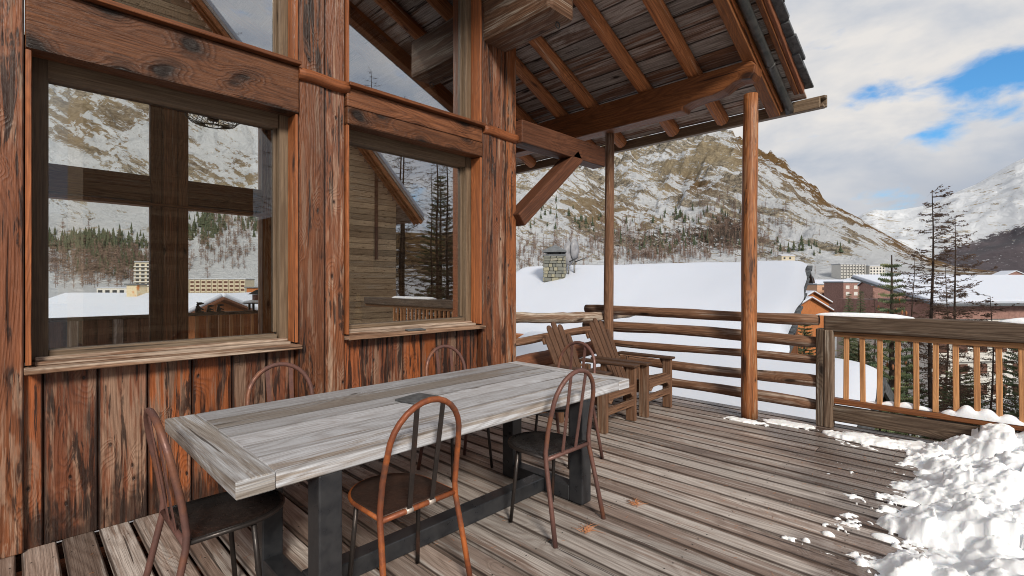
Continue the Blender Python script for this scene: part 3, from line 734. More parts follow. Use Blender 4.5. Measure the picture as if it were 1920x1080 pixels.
roof = mb.build("roof", W_ROOF, house, .003)
mb = MB(); a_, b_ = Vector((RX, 0, zr(RX) + RD)), Vector((-6.8, 0, zr(-6.8) + RD)); d_ = b_ - a_
mb.box(((a_ + b_) / 2) + Vector((0, 5.4, 0)), (d_.length, 7.6, .05), 1, Matrix.Rotation(math.atan2(-d_.z, d_.x), 3, 'Y')); mb.build("roof_board", W_ROOF, roof)
for i, y in enumerate((2.50, 3.16, 3.98, 4.5, 5.12, 5.8, 6.5, 7.2, 7.9, 8.6)):
    mb = MB(); n = 9; pts = [Vector((6.42 + (RX - 6.42) * t, y + random.uniform(-.01, .01), zr(6.42 + (RX - 6.42) * t) + RD / 2)) for t in np.linspace(0, 1, n)]
    mb.tube(pts, [RD / 2 * random.uniform(.97, 1.06) for _ in pts], 8, .03, smooth=False, flat=.98)
    # grey sawn tail outside the plate
    mb.build("rafter", W_RAFT if i != 3 else W_RAFT, roof, .0)
# verge: inner barge rafter, pipe, outer barge, slates
mb = MB(); slope_box(RX, 6.44, 1.815, 1.935, -.03, .20, 0, mb); mb.build("barge_rafter", W_RAFT, roof, .01)
mb = MB(); slope_box(RX, 6.44, 1.79, 1.812, .02, .15, 0, mb); mb.build("barge_board", W_BEAM, roof, .004)
pp = [Vector((x, 1.735, zr(x, .075))) for x in np.linspace(RX, 6.42, 12)] + [Vector((6.47, 1.73, zr(6.47, .03)))]
MB().tube(pp, .048, 14).build("gutter_pipe", M_ZINC, roof)
for t in (.30, .62, .9): x = RX + (6.42 - RX) * t; MB().tube([Vector((x, 1.735, zr(x, .075))), Vector((x + .03, 1.735, zr(x + .03, .075)))], .053, 14).build("pipe_clip", M_ZINC, roof)
mb = MB(); slope_box(RX, 6.36, 1.60, 1.65, RD - .05, .16, 0, mb); mb.build("barge_board", W_BEAM, roof, .006)
mb = MB(); slope_box(RX, 6.40, 1.56, 1.60, RD - .02, .12, 0, mb); mb.build("barge_board", W_DARK, roof, .004)
mb = MB(); x = 6.48
k = 0
while x > RX:
    for j in range(2):
        y0 = 1.475 + .42 * j + random.uniform(-.02, .02)
        w = random.uniform(.24, .31)
        a, b = Vector((x - .36, 0, zr(x - .36, RD + .075))), Vector((x, 0, zr(x, RD + .10 + random.uniform(0, .02)))); d = b - a
        M = Matrix.Rotation(math.atan2(-d.z, d.x), 3, 'Y') @ Matrix.Rotation(random.uniform(-.05, .05), 3, 'X')
        c = (a + b) / 2; c.y = y0 + .22
        mb.box(c, (d.length, .44, random.uniform(.025, .045)), 1, M)
    x -= random.uniform(.17, .24)
mb.build("slate", M_SLATE, roof, .006)
mb = MB(); slope_box(RX, 6.2, 2.3, 9.2, RD + .12, .16, 1, mb); mb.build("snow_layer", M_SNOW, roof, .06)
mb = MB(); mb.box((-3.5, 5.4, zr(-3.5) + .3), (7.25, 7.7, .16), 1, Matrix.Rotation(-ANG, 3, 'Y')); mb.build("snow_layer", M_SNOW, roof)
# eave board and wooden gutter
mb = MB(); mb.box((6.475, 5.27, 3.535), (.045, 7.7, .13), 1); mb.box((6.535, 5.25, 3.60), (.085, 7.75, .03), 1); mb.box((6.53, 5.25, 3.50), (.10, 7.72, .035), 1)
mb.box((6.585, 5.25, 3.565), (.03, 7.75, .14), 1); mb.build("eave_gutter", W_FRAME, roof, .005)
# plate beam over the posts with a carved end
prof = [(8.6, 3.49), (2.50, 3.49), (2.47, 3.52), (2.44, 3.57), (2.36, 3.575), (2.26, 3.575), (2.14, 3.60), (2.04, 3.65), (1.96, 3.665), (1.86, 3.655), (1.81, 3.70), (1.80, 3.78), (1.84, 3.83), (1.92, 3.85), (8.6, 3.85)]
prof[1:4] = [(2.62, 3.49), (2.60, 3.535), (2.50, 3.56)]
M = Matrix(((0, 0, 1), (1, 0, 0), (0, 1, 0)))
MB().prism(prof, .22, M, (5.50, 0, 0), 0).build("plate_beam", W_BEAM, house, .012)
# tie beam from the corner post and its brace
MB().box((4.66, WY - .06, 3.115), (1.60, .20, .25), 0).build("tie_beam", W_DARK, house, .012)
MB().bar((3.86, WY - .06, 2.15), (4.92, WY - .06, 3.04), .16, .20, (0, 1, 0)).build("brace", W_DARK, house, .012)
# purlin logs
def purlin(x, y0, y1, z0, z1, w, hw):
    n = 14; mb = MB(); pts = [Vector((x + .012 * math.sin(t * 3), y0 + (y1 - y0) * t, (z0 + z1) / 2)) for t in np.linspace(0, 1, n)]
    mb.box((x, (y0 + y1) / 2, (z0 + z1) / 2), (w, y1 - y0, z1 - z0), 1)
    return mb.build("purlin", W_PURL, house, .045)
purlin(3.56, 2.84, 8.5, 3.94, 4.40, .36, 0); purlin(1.2, 2.6, 8.5, 5.0, 5.5, .42, 0)
MB().box((3.78, 2.90, 4.43), (.30, .22, .30), 0, Matrix.Rotation(-ANG, 3, 'Y')).build("purlin_block", W_BEAM, house, .02)
# eye hooks
def eye(c, axis_up=(0, 0, 1), r=.028):
    mb = MB(); c = Vector(c); pts = [c + Vector((math.cos(a) * r, 0, math.sin(a) * r - .05)) for a in np.linspace(0, 6.283, 17)]
    mb.tube(pts, .006, 6, cap=False); mb.tube([c, c + Vector((0, 0, -.025))], .008, 6); return mb.build("eye_hook", M_ZINC, house)
eye((3.62, 2.95, 3.96)); eye((4.98, 3.70, 2.99))
# round posts that carry the plate beam
def round_post(x, y, z0, z1, r, w=W_BEAM):
    n = 16; pts = [Vector((x + .012 * math.sin(3 * t + x), y + .01 * math.sin(4 * t), z0 + (z1 - z0) * t)) for t in np.linspace(0, 1, n)]
    return MB().tube(pts, [r * (1.07 - .12 * t + .02 * math.sin(17 * t)) for t in np.linspace(0, 1, n)], 16, .02).build("porch_post", w, house)
W_PP = mat("porch_post_wood", wood, (.42, .15, .035), (.30, .11, .035), (.045, .018, .010), (.36, .22, .13), .35, .42, .6, .7, .5, .5, .5, 1, 1.3, .6, 1, .5)
round_post(5.63, 1.90, 0, 3.52, .078, W_PP); round_post(5.69, 3.74, -.3, 3.55, .064, W_LOG); round_post(5.63, 8.4, -8, 3.52, .09, W_PP)
# inside: end wall of wide horizontal boards, floor, far wall with its own cross of post and beam
mb = MB(); z = .05
while z < 5.2:
    h = random.choice([.2, .23, .19]); mb.box((3.70, 5.98, z + h / 2), (.05, 4.0, h - .005), 1); z += h
mb.build("inner_wall", W_INT, house, .003)
mb = MB(); mb.box((3.80, 5.95, -1.6), (.10, 4.2, 13.4), 2); mb.build("outer_end_wall", W_CLAD, house)
mb = MB(); [mb.box((-3.05, y, 2.4), (.14, .14, 5.2), 2) for y in (4.0, 5.3, 6.6, 7.9)]; mb.box((-3.05, 5.95, .4), (.1, 4.1, .8), 1); mb.build("open_left_end_frame", W_DIM, house)  # unseen end wall, left open so daylight brightens the room
mb = MB(); mb.box((.3, 5.9, -.02), (6.8, 3.9, .08), 0); mb.build("room_floor", W_DIM, house)
FY = 8.0
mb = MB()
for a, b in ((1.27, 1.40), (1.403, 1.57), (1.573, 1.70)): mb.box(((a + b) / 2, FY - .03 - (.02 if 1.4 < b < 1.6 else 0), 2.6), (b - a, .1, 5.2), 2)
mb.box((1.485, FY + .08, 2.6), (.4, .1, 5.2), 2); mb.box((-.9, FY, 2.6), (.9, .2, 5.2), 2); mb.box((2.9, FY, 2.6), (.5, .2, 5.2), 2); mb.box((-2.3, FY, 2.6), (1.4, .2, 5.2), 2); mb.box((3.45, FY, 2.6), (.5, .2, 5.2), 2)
mb.build("far_post", W_FARP_BRIGHT, house, .01)
mb = MB(); mb.box((.9, FY + .02, 2.71), (6.0, .16, .34), 0); mb.box((.9, FY - .01, 2.50), (5.9, .2, .04), 0); mb.build("far_beam", W_FARP_BRIGHT, house, .01)
MB().box((.9, FY + .02, 5.1), (6.2, .16, .3), 0).build("far_beam", W_DIM, house, .01); MB().box((.9, FY + .02, .1), (6.2, .16, .25), 0).build("far_beam", W_DIM, house, .01)
mb = MB(); mb.box((.9, FY + .05, 2.6), (4.6, .006, 4.9), 2); mb.build("far_pane", M_GLASS, house)
# gable boards above the windows
mb = MB(); x = -3.0
while x < 3.8:
    z0 = 5.0 if x < 1.6 else 4.75
    z1 = zr(x + .1, RD); 
    if z1 > z0 + .05: mb.box((x + .1, WY + .05, (z0 + z1) / 2), (.197, .06, z1 - z0), 2)
    x += .2
mb.build("gable_cladding", W_CLAD, house)

# balcony on the far side of the house
bal = thing("balcony_railing", "dark plank balcony railing seen through the left window of the chalet", "railing", (0, 9.1, 0))
MB().box((1.0, 0, .965), (6.0, .10, .05), 0).build("handrail", W_RAIL, bal, .006)
MB().box((1.0, 0, .20), (6.0, .06, .08), 0).build("bottom_rail", W_DIM, bal)
for i in range(30):
    x = -1.4 + i * .165
    if x < 1.75: MB().box((x, random.uniform(-.01, .01), .57), (.13, .025, .78), 2).build("plank", W_DIM if i % 3 else W_DECK, bal)
    else: MB().box((x, 0, .57), (.045, .04, .74), 2).build("baluster", W_BAL, bal)
MB().box((.2, .03, .57), (3.1, .02, .8), 0).build("backing_board", W_DIM, bal)
MB().box((1.0, .55, -.06), (6.2, 1.2, .08), 0).build("balcony_slab", W_DIM, bal)
vb = thing("valance_boards", "orange scalloped board strip hanging beyond the balcony posts in the left window", "board", (3.3, 10.6, 0))
mb = MB()
for i in range(9):
    x = -.9 + i * .2; mb.prism([(x, .35), (x + .19, .35), (x + .19, .85), (x, .85)], .03, Matrix(((1, 0, 0), (0, 0, -1), (0, 1, 0))), (0, 0, 0), 1)
    mb.prism([(x, .348), (x + .19, .348), (x + .095, .24)], .03, Matrix(((1, 0, 0), (0, 0, -1), (0, 1, 0))), (0, 0, 0), 1)
mb.build("scalloped_board", W_CHAL, vb)
MB().box((0, .05, -4), (.12, .1, 8.9), 2).build("post", W_DIM, vb)

# ------------------------------------------------------------------ railings of the deck
lr = thing("log_railing", "open railing of weathered round logs on the outer edge of the deck", "railing", (5.87, 0, 0))
def log(parent, a, b, r, material=W_LOG, n=12, bend=.012, wob=.05, taper=1.0, name="log", drop=0, lump=.06):
    a, b = Vector(a), Vector(b); d = b - a; pts = []; ph = random.random() * 6
    side = Vector((d.y, -d.x, 0)).normalized()
    for t in np.linspace(0, 1, n):
        pts.append(a + d * t + Vector((0, 0, bend * math.sin(t * 5 + ph) + drop * t * t)) + side * bend * .6 * math.cos(t * 4 + ph))
    rad = [r * (1 + (taper - 1) * t + .05 * math.sin(t * 13 + ph)) for t in np.linspace(0, 1, n)]
    rad[0] *= .86; rad[-1] *= .86
    return MB().tube(pts, rad, 12, wob, lump=lump).build(name, material, parent)
for (z, r, y0, y1, bend) in ((1.085, .062, 4.25, 1.30, .006), (.862, .066, 4.28, 1.26, .014), (.65, .046, 4.0, 1.20, .02), (.435, .06, 3.95, 1.17, .016), (.20, .06, 4.0, 1.27, .01)):
    log(lr, (0, y0, z), (0, y1, z), r, W_LOG, 14, bend)
MB().box((-.02, 1.275, .50), (.13, .072, 1.0), 2).box((-.025, 1.200, .495), (.125, .074, .99), 2).build("rail_post", W_RAIL, lr, .012)
hr = thing("back_railing", "short railing of crooked pale logs behind the two slatted armchairs", "railing", (0, 3.88, 0))
log(hr, (3.84, 0, 1.055), (6.55, 0, 1.01), .062, W_PALE, 22, .022, .09, lump=.16)
log(hr, (3.84, 0, .80), (5.95, .03, .83), .047, W_LOG, 14, .016)
log(hr, (3.84, 0, .50), (5.95, .03, .62), .10, W_DARK, 10, .01)
log(hr, (3.84, 0, .20), (5.95, .03, .24), .06, W_LOG, 10, .01)
br = thing("baluster_railing", "railing of tan square balusters under a thick cracked grey top beam", "railing", (5.9, 0, 0))
MB().box((0, -.75, 1.055), (.16, 4.0, .165), 1).build("top_beam", W_RAIL, br, .02)
MB().box((0, -.76, .945), (.075, 3.98, .05), 1).build("upper_rail", W_BAL, br, .006)
MB().box((0, -.80, .265), (.10, 3.96, .055), 1).build("lower_rail", W_BEAM, br, .01)
MB().box((-.03, -.78, .145), (.10, 4.0, .155), 1).build("foot_beam", W_RAIL, br, .015)
bmesh_src = None
for i in range(20):
    o = MB().box((random.uniform(-.004, .004), 1.066 - i * .137, .606), (.042, .042, .64), 2, Matrix.Rotation(random.uniform(-.012, .012), 3, 'X')).build("baluster", W_BAL, br, .004)

# ------------------------------------------------------------------ snow on the deck
def heap():
    ed_px = [(1655, 1078), (1628, 1052), (1700, 1040), (1712, 1020), (1640, 990), (1615, 975), (1690, 945), (1672, 905), (1700, 880), (1690, 850), (1730, 828), (1690, 815)]
    gx, gy = np.meshgrid(np.arange(2.2, 5.86, .0095), np.arange(-1.6, 1.25, .0095), indexing='ij')
    e = [pz(p[0], p[1]) for p in ed_px]; e = sorted([(v.x, v.y) for v in e])
    ex = [2.2, 2.8] + [v[0] for v in e] + [5.9]; ey = [.38, .42] + [v[1] for v in e] + [.70]
    edge = np.interp(gx, ex, ey) + (fbm(gx * 5, gy * 5, 4) - .5) * .30 + (fbm(gx * 15, gy * 15, 4, False, .6) - .5) * .20
    dd = edge - gy                                             # how far inside the heap
    s_ = 1 - np.exp(-np.clip(dd, 0, None) / .30)
    wor = lambda sc, o: vn(gx * sc + o, gy * sc + 3 * o)
    bil = abs(2 * fbm(gx * 2.6 + 3, gy * 2.6, 3) - 1)
    clod = np.abs(2 * vn(gx * 3.1 + 1, gy * 3.1) - 1) * .8 + np.abs(2 * vn(gx * 7 + 5, gy * 7) - 1) * .35 * vn(gx * 2, gy * 2 + 4) + vn(gx * 21, gy * 21) * .05 + vn(gx * 44, gy * 44) * .03 + np.abs(2 * vn(gx * 12 + 5, gy * 12) - 1) * .10
    def chunk(sc, seed):
        r_ = np.random.RandomState(seed); T = r_.rand(256, 256, 5); X_, Y_ = gx * sc + fbm(gx * 6, gy * 6, 2) * .6 + 50, gy * sc + 50 + fbm(gx * 6 + 3, gy * 6, 2) * .6
        xi, yi = np.floor(X_).astype(int), np.floor(Y_).astype(int); best = np.full(gx.shape, 9.0); out = np.zeros(gx.shape)
        for a in (-1, 0, 1):
            for b in (-1, 0, 1):
                t = T[(xi + a) % 256, (yi + b) % 256]; dx, dy = X_ - (xi + a + t[..., 0]), Y_ - (yi + b + t[..., 1]); d_ = np.hypot(dx, dy); m_ = d_ < best
                val = t[..., 2] - .5 + dx * (t[..., 3] - .5) * 1.3 + dy * (t[..., 4] - .5) * 1.3 - .5 * d_ * d_
                best = np.where(m_, d_, best); out = np.where(m_, val, out)
        return out
    rough = np.clip(fbm(gx * 1.8 + 4, gy * 1.8, 3) * 2.4 - .75, .1, 1)
    chk = chunk(3.4, 1) * .13 + chunk(7.5, 4) * .035 + chunk(14, 2) * .016 * rough + chunk(30, 3) * .007 * rough
    h = s_ * (.17 + .045 * np.clip((gx - 4.2) / 1.2, 0, 1) * np.clip(dd / .5, 0, 1) + .16 * bil + .11 * fbm(gx * 1.6, gy * 1.6, 2)) * np.clip(.55 + dd * .5, 0, 1.25)
    z = h + s_ * (clod * .035 + chk) - .0 * (dd < .02) - .012
    z = np.where(dd < 0, -.05, z)
    # stray lumps and slush by the edge
    str_ = (fbm(gx * 6 + 9, gy * 6, 5, False, .6) - .62) * np.clip(1 + dd * 2.2, 0, 1)
    z = np.where((dd < .02) & (str_ > 0) & (dd > -.42), np.maximum(z, str_ * .22), z)
    V = np.stack([gx, gy, z], -1); nx, ny = gx.shape
    mb = MB(); idx = -np.ones(gx.shape, int); keep = (z > -.045)
    vs = []
    K = keep[:-1, :-1] | keep[1:, :-1] | keep[:-1, 1:] | keep[1:, 1:]
    used = np.zeros_like(keep); used[:-1, :-1] |= K; used[1:, :-1] |= K; used[:-1, 1:] |= K; used[1:, 1:] |= K
    idx[used] = np.arange(used.sum()); VV = V[used]
    ii, jj = np.nonzero(K)
    F = np.stack([idx[ii, jj], idx[ii + 1, jj], idx[ii + 1, jj + 1], idx[ii, jj + 1]], -1)
    me = bpy.data.meshes.new("snow"); me.from_pydata(VV.tolist(), [], F.tolist()); me.polygons.foreach_set("use_smooth", np.ones(len(F), bool))
    me.materials.append(M_HEAP); o = bpy.data.objects.new("snow_heap", me); COL.objects.link(o)
    return tag(o, "big lumpy heap of shovelled snow on the deck corner", None, None, "stuff")
heap()
def patch(name, cx, cy, rx, ry, h, label, seed, z0=.0, material=M_HEAP, ang=0, ragged=.5, res=.012, kind="stuff", cat=None):
    gx, gy = np.meshgrid(np.arange(-rx * 1.5, rx * 1.5, res), np.arange(-ry * 1.5, ry * 1.5, min(res, ry / 6)), indexing='ij')
    d = 1 - np.hypot(gx / rx, gy / ry) + (fbm(gx * 4 / max(rx, .1) * .6 + seed, gy * 4 / max(rx, .1) * .6, 4) - .5) * 2 * ragged
    z = np.where(d > 0, h * (1 - np.exp(-np.clip(d, 0, None) * 4)) * (.7 + .6 * fbm(gx * 14, gy * 14 + seed, 3)), -.02)
    keep = d > 0; K = keep[:-1, :-1] | keep[1:, :-1] | keep[:-1, 1:] | keep[1:, 1:]
    used = np.zeros_like(keep); used[:-1, :-1] |= K; used[1:, :-1] |= K; used[:-1, 1:] |= K; used[1:, 1:] |= K
    idx = -np.ones(gx.shape, int); idx[used] = np.arange(used.sum()); V = np.stack([gx, gy, z], -1)[used]
    ii, jj = np.nonzero(K); F = np.stack([idx[ii, jj], idx[ii + 1, jj], idx[ii + 1, jj + 1], idx[ii, jj + 1]], -1)
    me = bpy.data.meshes.new(name); me.from_pydata(V.tolist(), [], F.tolist()); me.polygons.foreach_set("use_smooth", np.ones(len(F), bool)); me.materials.append(material)
    o = bpy.data.objects.new(name, me); COL.objects.link(o); o.location = (cx, cy, z0); o.rotation_euler = (0, 0, ang)
    return tag(o, label, cat, None, kind)
c = pz(1625, 824); patch("snow_patch", c.x - .02, c.y, .16, .34, .04, "ragged snow strip on the wet boards by the foot beam", 3)
c = pz(1720, 838); patch("snow_patch", c.x, c.y, .16, .22, .03, "slushy snow patch between the foot beam and the big heap", 8)
c = pz(1400, 789); patch("snow_patch", c.x - .02, c.y, .07, .22, .02, "thin snow streak at the foot of the near round post", 12)
c = pz(1480, 795); patch("snow_patch", c.x, c.y, .11, .26, .014, "melting grey snow patch beside the square rail post", 15)
for i, (px, py, r_, lb) in enumerate(((1553, 1003, .035, "small oval lump of ice alone on the boards"), (1512, 1016, .022, "tiny flat chip of ice left of the oval lump"), (1696, 942, .09, "loose snow clod off the edge of the heap"),
                                   (1660, 1010, .07, "flat grey shard of ice at the heap edge"))):
    c = pz(px, py); patch("ice_lump", c.x, c.y, r_ * .7, r_, .022, lb, 20 + i, res=.004, ragged=.15, kind=None, cat="ice lump")
# snow lying on the railing
def rail_snow(y0, y1, z, w, h, x, label, seed, mounds=0):
    n = max(10, int((y1 - y0) / .018)); m_ = 12; vs, fs = [], []
    for i in range(n + 1):
        t = i / n; y = y0 + (y1 - y0) * t
        env = min(1, t * n * .12, (1 - t) * n * .12) ** .5 if 0 < t < 1 else 0.02
        hh = h * env * (.75 + .5 * float(fbm(np.array(y * 5 + seed), np.array(seed * 1.0), 3)))
        if mounds: hh *= .5 + .6 * abs(math.sin((y - 1.066) * math.pi / .137)) ** .9 + .35 * math.sin(y * 9 + seed)
        for k in range(m_ + 1):
            a = math.pi * k / m_; vs.append((x + math.cos(a) * w / 2 * env ** .5, y, z + math.sin(a) ** .7 * hh - .004))
    for i in range(n):
        for k in range(m_): a = i * (m_ + 1) + k; fs.append((a, a + 1, a + m_ + 2, a + m_ + 1))
    me = bpy.data.meshes.new("snow_strip"); me.from_pydata(vs, [], fs); me.polygons.foreach_set("use_smooth", [True] * len(fs)); me.materials.append(M_SNOW)
    o = bpy.data.objects.new("snow_strip", me); COL.objects.link(o); return tag(o, label, None, None, "stuff")
rail_snow(.52, 1.34, 1.137, .15, .034, 5.9, "smooth snow pad on the left end of the grey top beam", 2)
rail_snow(-1.6, -.02, 1.137, .15, .045, 5.9, "smooth snow pad on the right end of the grey top beam", 5)
rail_snow(-1.4, .35, .292, .115, .062, 5.9, "wavy snow lying between the balusters on the lower rail", 7, 1)
rail_snow(.36, .92, .292, .07, .035, 5.92, "small snow mounds at the foot of the left balusters", 9, 1)

# ------------------------------------------------------------------ table
tb = thing("dining_table", "long grey weathered plank table on a black steel frame", "table", (1.878, 2.505, 0))
def table():
    L, Wd, T, H = 2.645, 1.16, .068, .76
    mb = MB(); ws = [.21, .18, .20, .165, .205, .20]; y = -Wd / 2
    for w in ws: mb.box((0, y + w / 2, H - T / 2 + random.uniform(-.001, .001)), (L - .281, w - random.uniform(.002, .006), T), 0); y += w
    mb.build("table_top", W_TABLE, tb, .004)
    for s_ in (-1, 1):
        m_ = MB(); m_.box((s_ * (L / 2 - .07 + .0005) , 0, H - T / 2), (.137, Wd, T), 1); m_.build("end_board", W_TEND if s_ < 0 else W_TABLE, tb, .004)
    for sx, xx in ((-1, -.965), (1, .80)):
        for yy in (-.515, .125):
            MB().box((xx, yy, (H - T) / 2), (.10, .11, H - T - .002), 2).build("leg", M_BLACK, tb, .006)
        MB().box((xx, -.195, .05), (.098, .53, .10), 1).build("foot_runner", M_BLACK, tb, .005)
        MB().box((xx, -.195, H - T - .03), (.098, .53, .056), 1).build("top_runner", M_BLACK, tb, .005)
    MB().box((-.0825, -.195, .05), (1.66, .10, .094), 0).build("stretcher", M_BLACK, tb, .005)
table()
o = one(B((0, 0, .008), (.21, .16, .010), 0).box((0, 0, .001), (.17, .12, .003), 0), "slate_tile", M_SLATE, "dark square slate tile lying on the grey table", "tile", bevel=.003)
o.location = (1.72, 2.50, .761); o.rotation_euler = (0, 0, R(12))
o = one(B((0, 0, .008), (.17, .12, .012), 0), "slate_tile", M_SLATE, "small dark slate tile on the window sill", "tile", bevel=.003)
o.location = (2.55, WY - .06, 1.038); o.rotation_euler = (0, 0, R(-14))

# ------------------------------------------------------------------ metal chairs (local: back at y=0, sitter looks to +y)
def metal_chair(label, tube_m, seat_m, group="rusty metal chairs around the table"):
    t = thing("metal_chair", label, "chair", (0, 0, 0), 0, group)
    # arch and back legs are one bent tube
    pts = [(-.235, -.10, 0), (-.222, -.055, .22), (-.208, -.008, .44), (-.207, -.004, .50), (-.205, -.02, .62), (-.20, -.036, .70)]
    for a in np.linspace(0, math.pi, 15): pts.append((-math.cos(a) * .195, -.045 - .04 * math.sin(a), .745 + .205 * math.sin(a)))
    pts += [(-p[0], p[1], p[2]) for p in reversed(pts[:6])]
    q = []
    for a, b in zip(pts[:-1], pts[1:]): q += [Vector(a)]
    q.append(Vector(pts[-1]))
    MB().tube(q, .0138, 10).build("back_frame", tube_m, t)
    MB().tube([(-.207, -.006, .455), (.207, -.006, .455)], .0125, 10).build("crossbar", tube_m, t)
    for s_ in (-1, 1):
        a, b = Vector((s_ * .062, -.012, .462)), Vector((s_ * .072, -.083, .935))
        MB().bar(a, b, .025, .005, (0, 1, 0)).build("back_splat", M_RUST if tube_m is M_RUST else M_STEEL, t)
    def dshape(w, d, n=18, y0=.0):
        P = [(-w, y0), ]
        for a in np.linspace(math.pi, 0, n): P.append((math.cos(a) * w, y0 + .20 + math.sin(a) * (d - .20)))
        P.append((w, y0)); return P
    P = dshape(.20, .42)
    MB().tube([(p[0], p[1], .458) for p in P] , .0105, 8).build("seat_rim", tube_m if seat_m is M_SEAT2 else M_STEEL, t)
    mb = MB(); outer = dshape(.198, .418); inner = [(p[0] * .88, .03 + (p[1]) * .88) for p in outer]
    n = len(outer); o_ = 0
    for p in outer: mb.v.append(Vector((p[0], p[1], .466)))
    for p in inner: mb.v.append(Vector((p[0], p[1], .455)))
    for p in inner: mb.v.append(Vector((p[0] * .6, .19 + (p[1] - .19) * .6, .447)))
    mb.v.append(Vector((0, .19, .446)))
    for k in range(n):
        k2 = (k + 1) % n
        mb.face((k, k + n, k2 + n, k2)[::-1], [(0, 0)] * 4, True); mb.face((k + n, k + 2 * n, k2 + 2 * n, k2 + n)[::-1], [(0, 0)] * 4, True); mb.face((k + 2 * n, 3 * n, k2 + 2 * n)[::-1], [(0, 0)] * 3, True)
    so = mb.build("seat", seat_m, t); sm = so.modifiers.new("s", 'SOLIDIFY'); sm.thickness = .004
    for s_ in (-1, 1): MB().tube([(s_ * .175, .245, .452), (s_ * .185, .262, .25), (s_ * .198, .285, 0)], [.0115, .0115, .011], 9).build("front_leg", M_STEEL if seat_m is not M_SEAT2 else M_STEEL, t)
    return t
ch = metal_chair("brown rusty metal chair nearest the right end of the table's near side", M_RUST, M_SEAT); ch.location = (2.345, 1.835, 0)
co_ = metal_chair("bright orange rusty metal chair, its arched back in front of the slate tile", M_RUST2, M_SEAT2); co_.location = (1.30, 1.87, 0); co_.rotation_euler = (0, 0, R(1.5))
for s_ in (-1, 1): MB().tube([(s_ * .062 - .018, -.006, .455), (s_ * .062 + .018, -.006, .455)], .0142, 10).build("weld", M_WELD, co_)
dup(ch, (.475, 2.43, 0), R(-90), "dark metal chair with a black seat at the left end of the table")
dup(ch, (1.19, 3.17, 0), R(180), "metal chair on the wall side, its arch below the big left window")
dup(ch, (2.47, 3.13, 0), R(180), "metal chair on the wall side, its arch below the narrower right window")
dup(ch, (3.37, 2.58, 0), R(88), "metal chair at the far end of the table by the slatted armchairs")

# ------------------------------------------------------------------ adirondack armchairs (local: sitter looks to -y)
def armchair():
    t = thing("slatted_armchair", "brown slatted wooden armchair nearer the table, facing the camera's right", "armchair", (0, 0, 0), 0, "slatted armchairs in the deck corner")
    w = .29
    for s_ in (-1, 1):
        MB().box((s_ * w, -.05, .285), (.055, .10, .57), 2).build("front_leg", W_ADIR, t, .005)
        MB().bar((s_ * (w - .06), -.06, .345), (s_ * (w - .06), .88, .06), .03, .12).build("side_rail", W_ADIR, t, .004)
        MB().box((s_ * (w - .03), .48, .27), (.05, .06, .56), 2).build("rear_leg", W_ADIR, t, .004)
        MB().box((s_ * (w + .005), .24, .583), (.125, .72, .026), 1).build("arm", W_ADIR, t, .006)
        MB().prism([(0, 0), (.09, 0), (0, -.16)], .025, Matrix(((0, 0, 1), (1, 0, 0), (0, 1, 0))), (s_ * w + (.03 if s_ > 0 else -.055), -.02, .568), 1).build("arm_bracket", W_ADIR, t)
    ap = [(-w + .03, .40), (-w + .03, .29), (-w + .07, .275), (-w + .12, .315), (w - .12, .315), (w - .07, .275), (w - .03, .29), (w - .03, .40)]
    MB().prism([(p[0], p[1]) for p in ap[::-1]], .03, Matrix(((1, 0, 0), (0, 0, -1), (0, 1, 0))), (0, -.075, 0)).build("apron", W_ADIR, t, .003)
    MB().box((0, -.085, .205), (2 * w - .06, .028, .075), 0).build("stretcher", W_ADIR, t, .004)
    mb = MB()
    for k in range(6):
        y = -.04 + k * .088; mb.box((0, y, .405 - (y + .05) * .30), (2 * w - .12, .078, .022), 0, Matrix.Rotation(-.29, 3, 'X'))
    mb.build("seat", W_ADIR, t, .004)
    # fan of five slats with rounded heads
    H = (.72, .84, .88, .84, .72)
    M0 = Matrix.Rotation(R(-24), 3, 'X') @ Matrix(((1, 0, 0), (0, 0, -1), (0, 1, 0)))
    for k in range(5):
        a = (k - 2) * .026; wd = .042; L = H[k]; p = [(-wd * .72, 0), (wd * .72, 0), (wd, L - .045)]
        p += [(math.cos(b) * wd, L - .045 + math.sin(b) * .045) for b in np.linspace(.3, math.pi - .3, 6)] + [(-wd, L - .045)]
        rot = Matrix.Rotation(-a, 3, 'Z')
        q = [(rot @ Vector((x, y, 0))) for x, y in p]; q = [(v.x + (k - 2) * .083, v.y) for v in q]
        MB().prism(q, .02, M0, (0, .43 , .22), 1).build("back_slat", W_ADIR, t, .003)
    for zz, yy, ww in ((.54, .585, .56), (.83, .715, .52)): MB().box((0, yy, zz), (ww, .025, .07), 0, Matrix.Rotation(R(-24), 3, 'X')).build("back_batten", W_ADIR, t, .003)
    return t
ac = armchair(); ac.location = (4.34, 2.80, 0); ac.rotation_euler = (0, 0, R(3))
dup(ac, (5.14, 2.80, 0), R(2), "brown slatted wooden armchair in the deck corner, further from the table")

# dry larch sprigs on the boards
def sprig(px, py, label, seed):
    rnd = random.Random(seed); c = pz(px, py); mb = MB()
    for k in range(34):
        a = rnd.gauss(.5, .55); l = rnd.uniform(.04, .10); s0 = Vector((rnd.uniform(-.02, .02), rnd.uniform(-.02, .02), rnd.uniform(.004, .02)))
        e = s0 + Vector((math.cos(a) * l, math.sin(a) * l, rnd.uniform(-.01, .008))); e.z = max(e.z, .003)
        mb.tube([s0, (s0 + e) / 2 + Vector((0, 0, .004)), e], [.0016, .0014, .0006], 4)
    o = one(mb, "dry_sprig", M_NDL, label, "sprig", "dry orange sprigs on the deck boards"); o.location = (c.x, c.y, .001); return o
sprig(1192, 949, "dry orange sprig on the boards, the farther of the two"  , 1); sprig(1098, 999, "dry orange sprig on the boards beside a chair's back foot", 2)
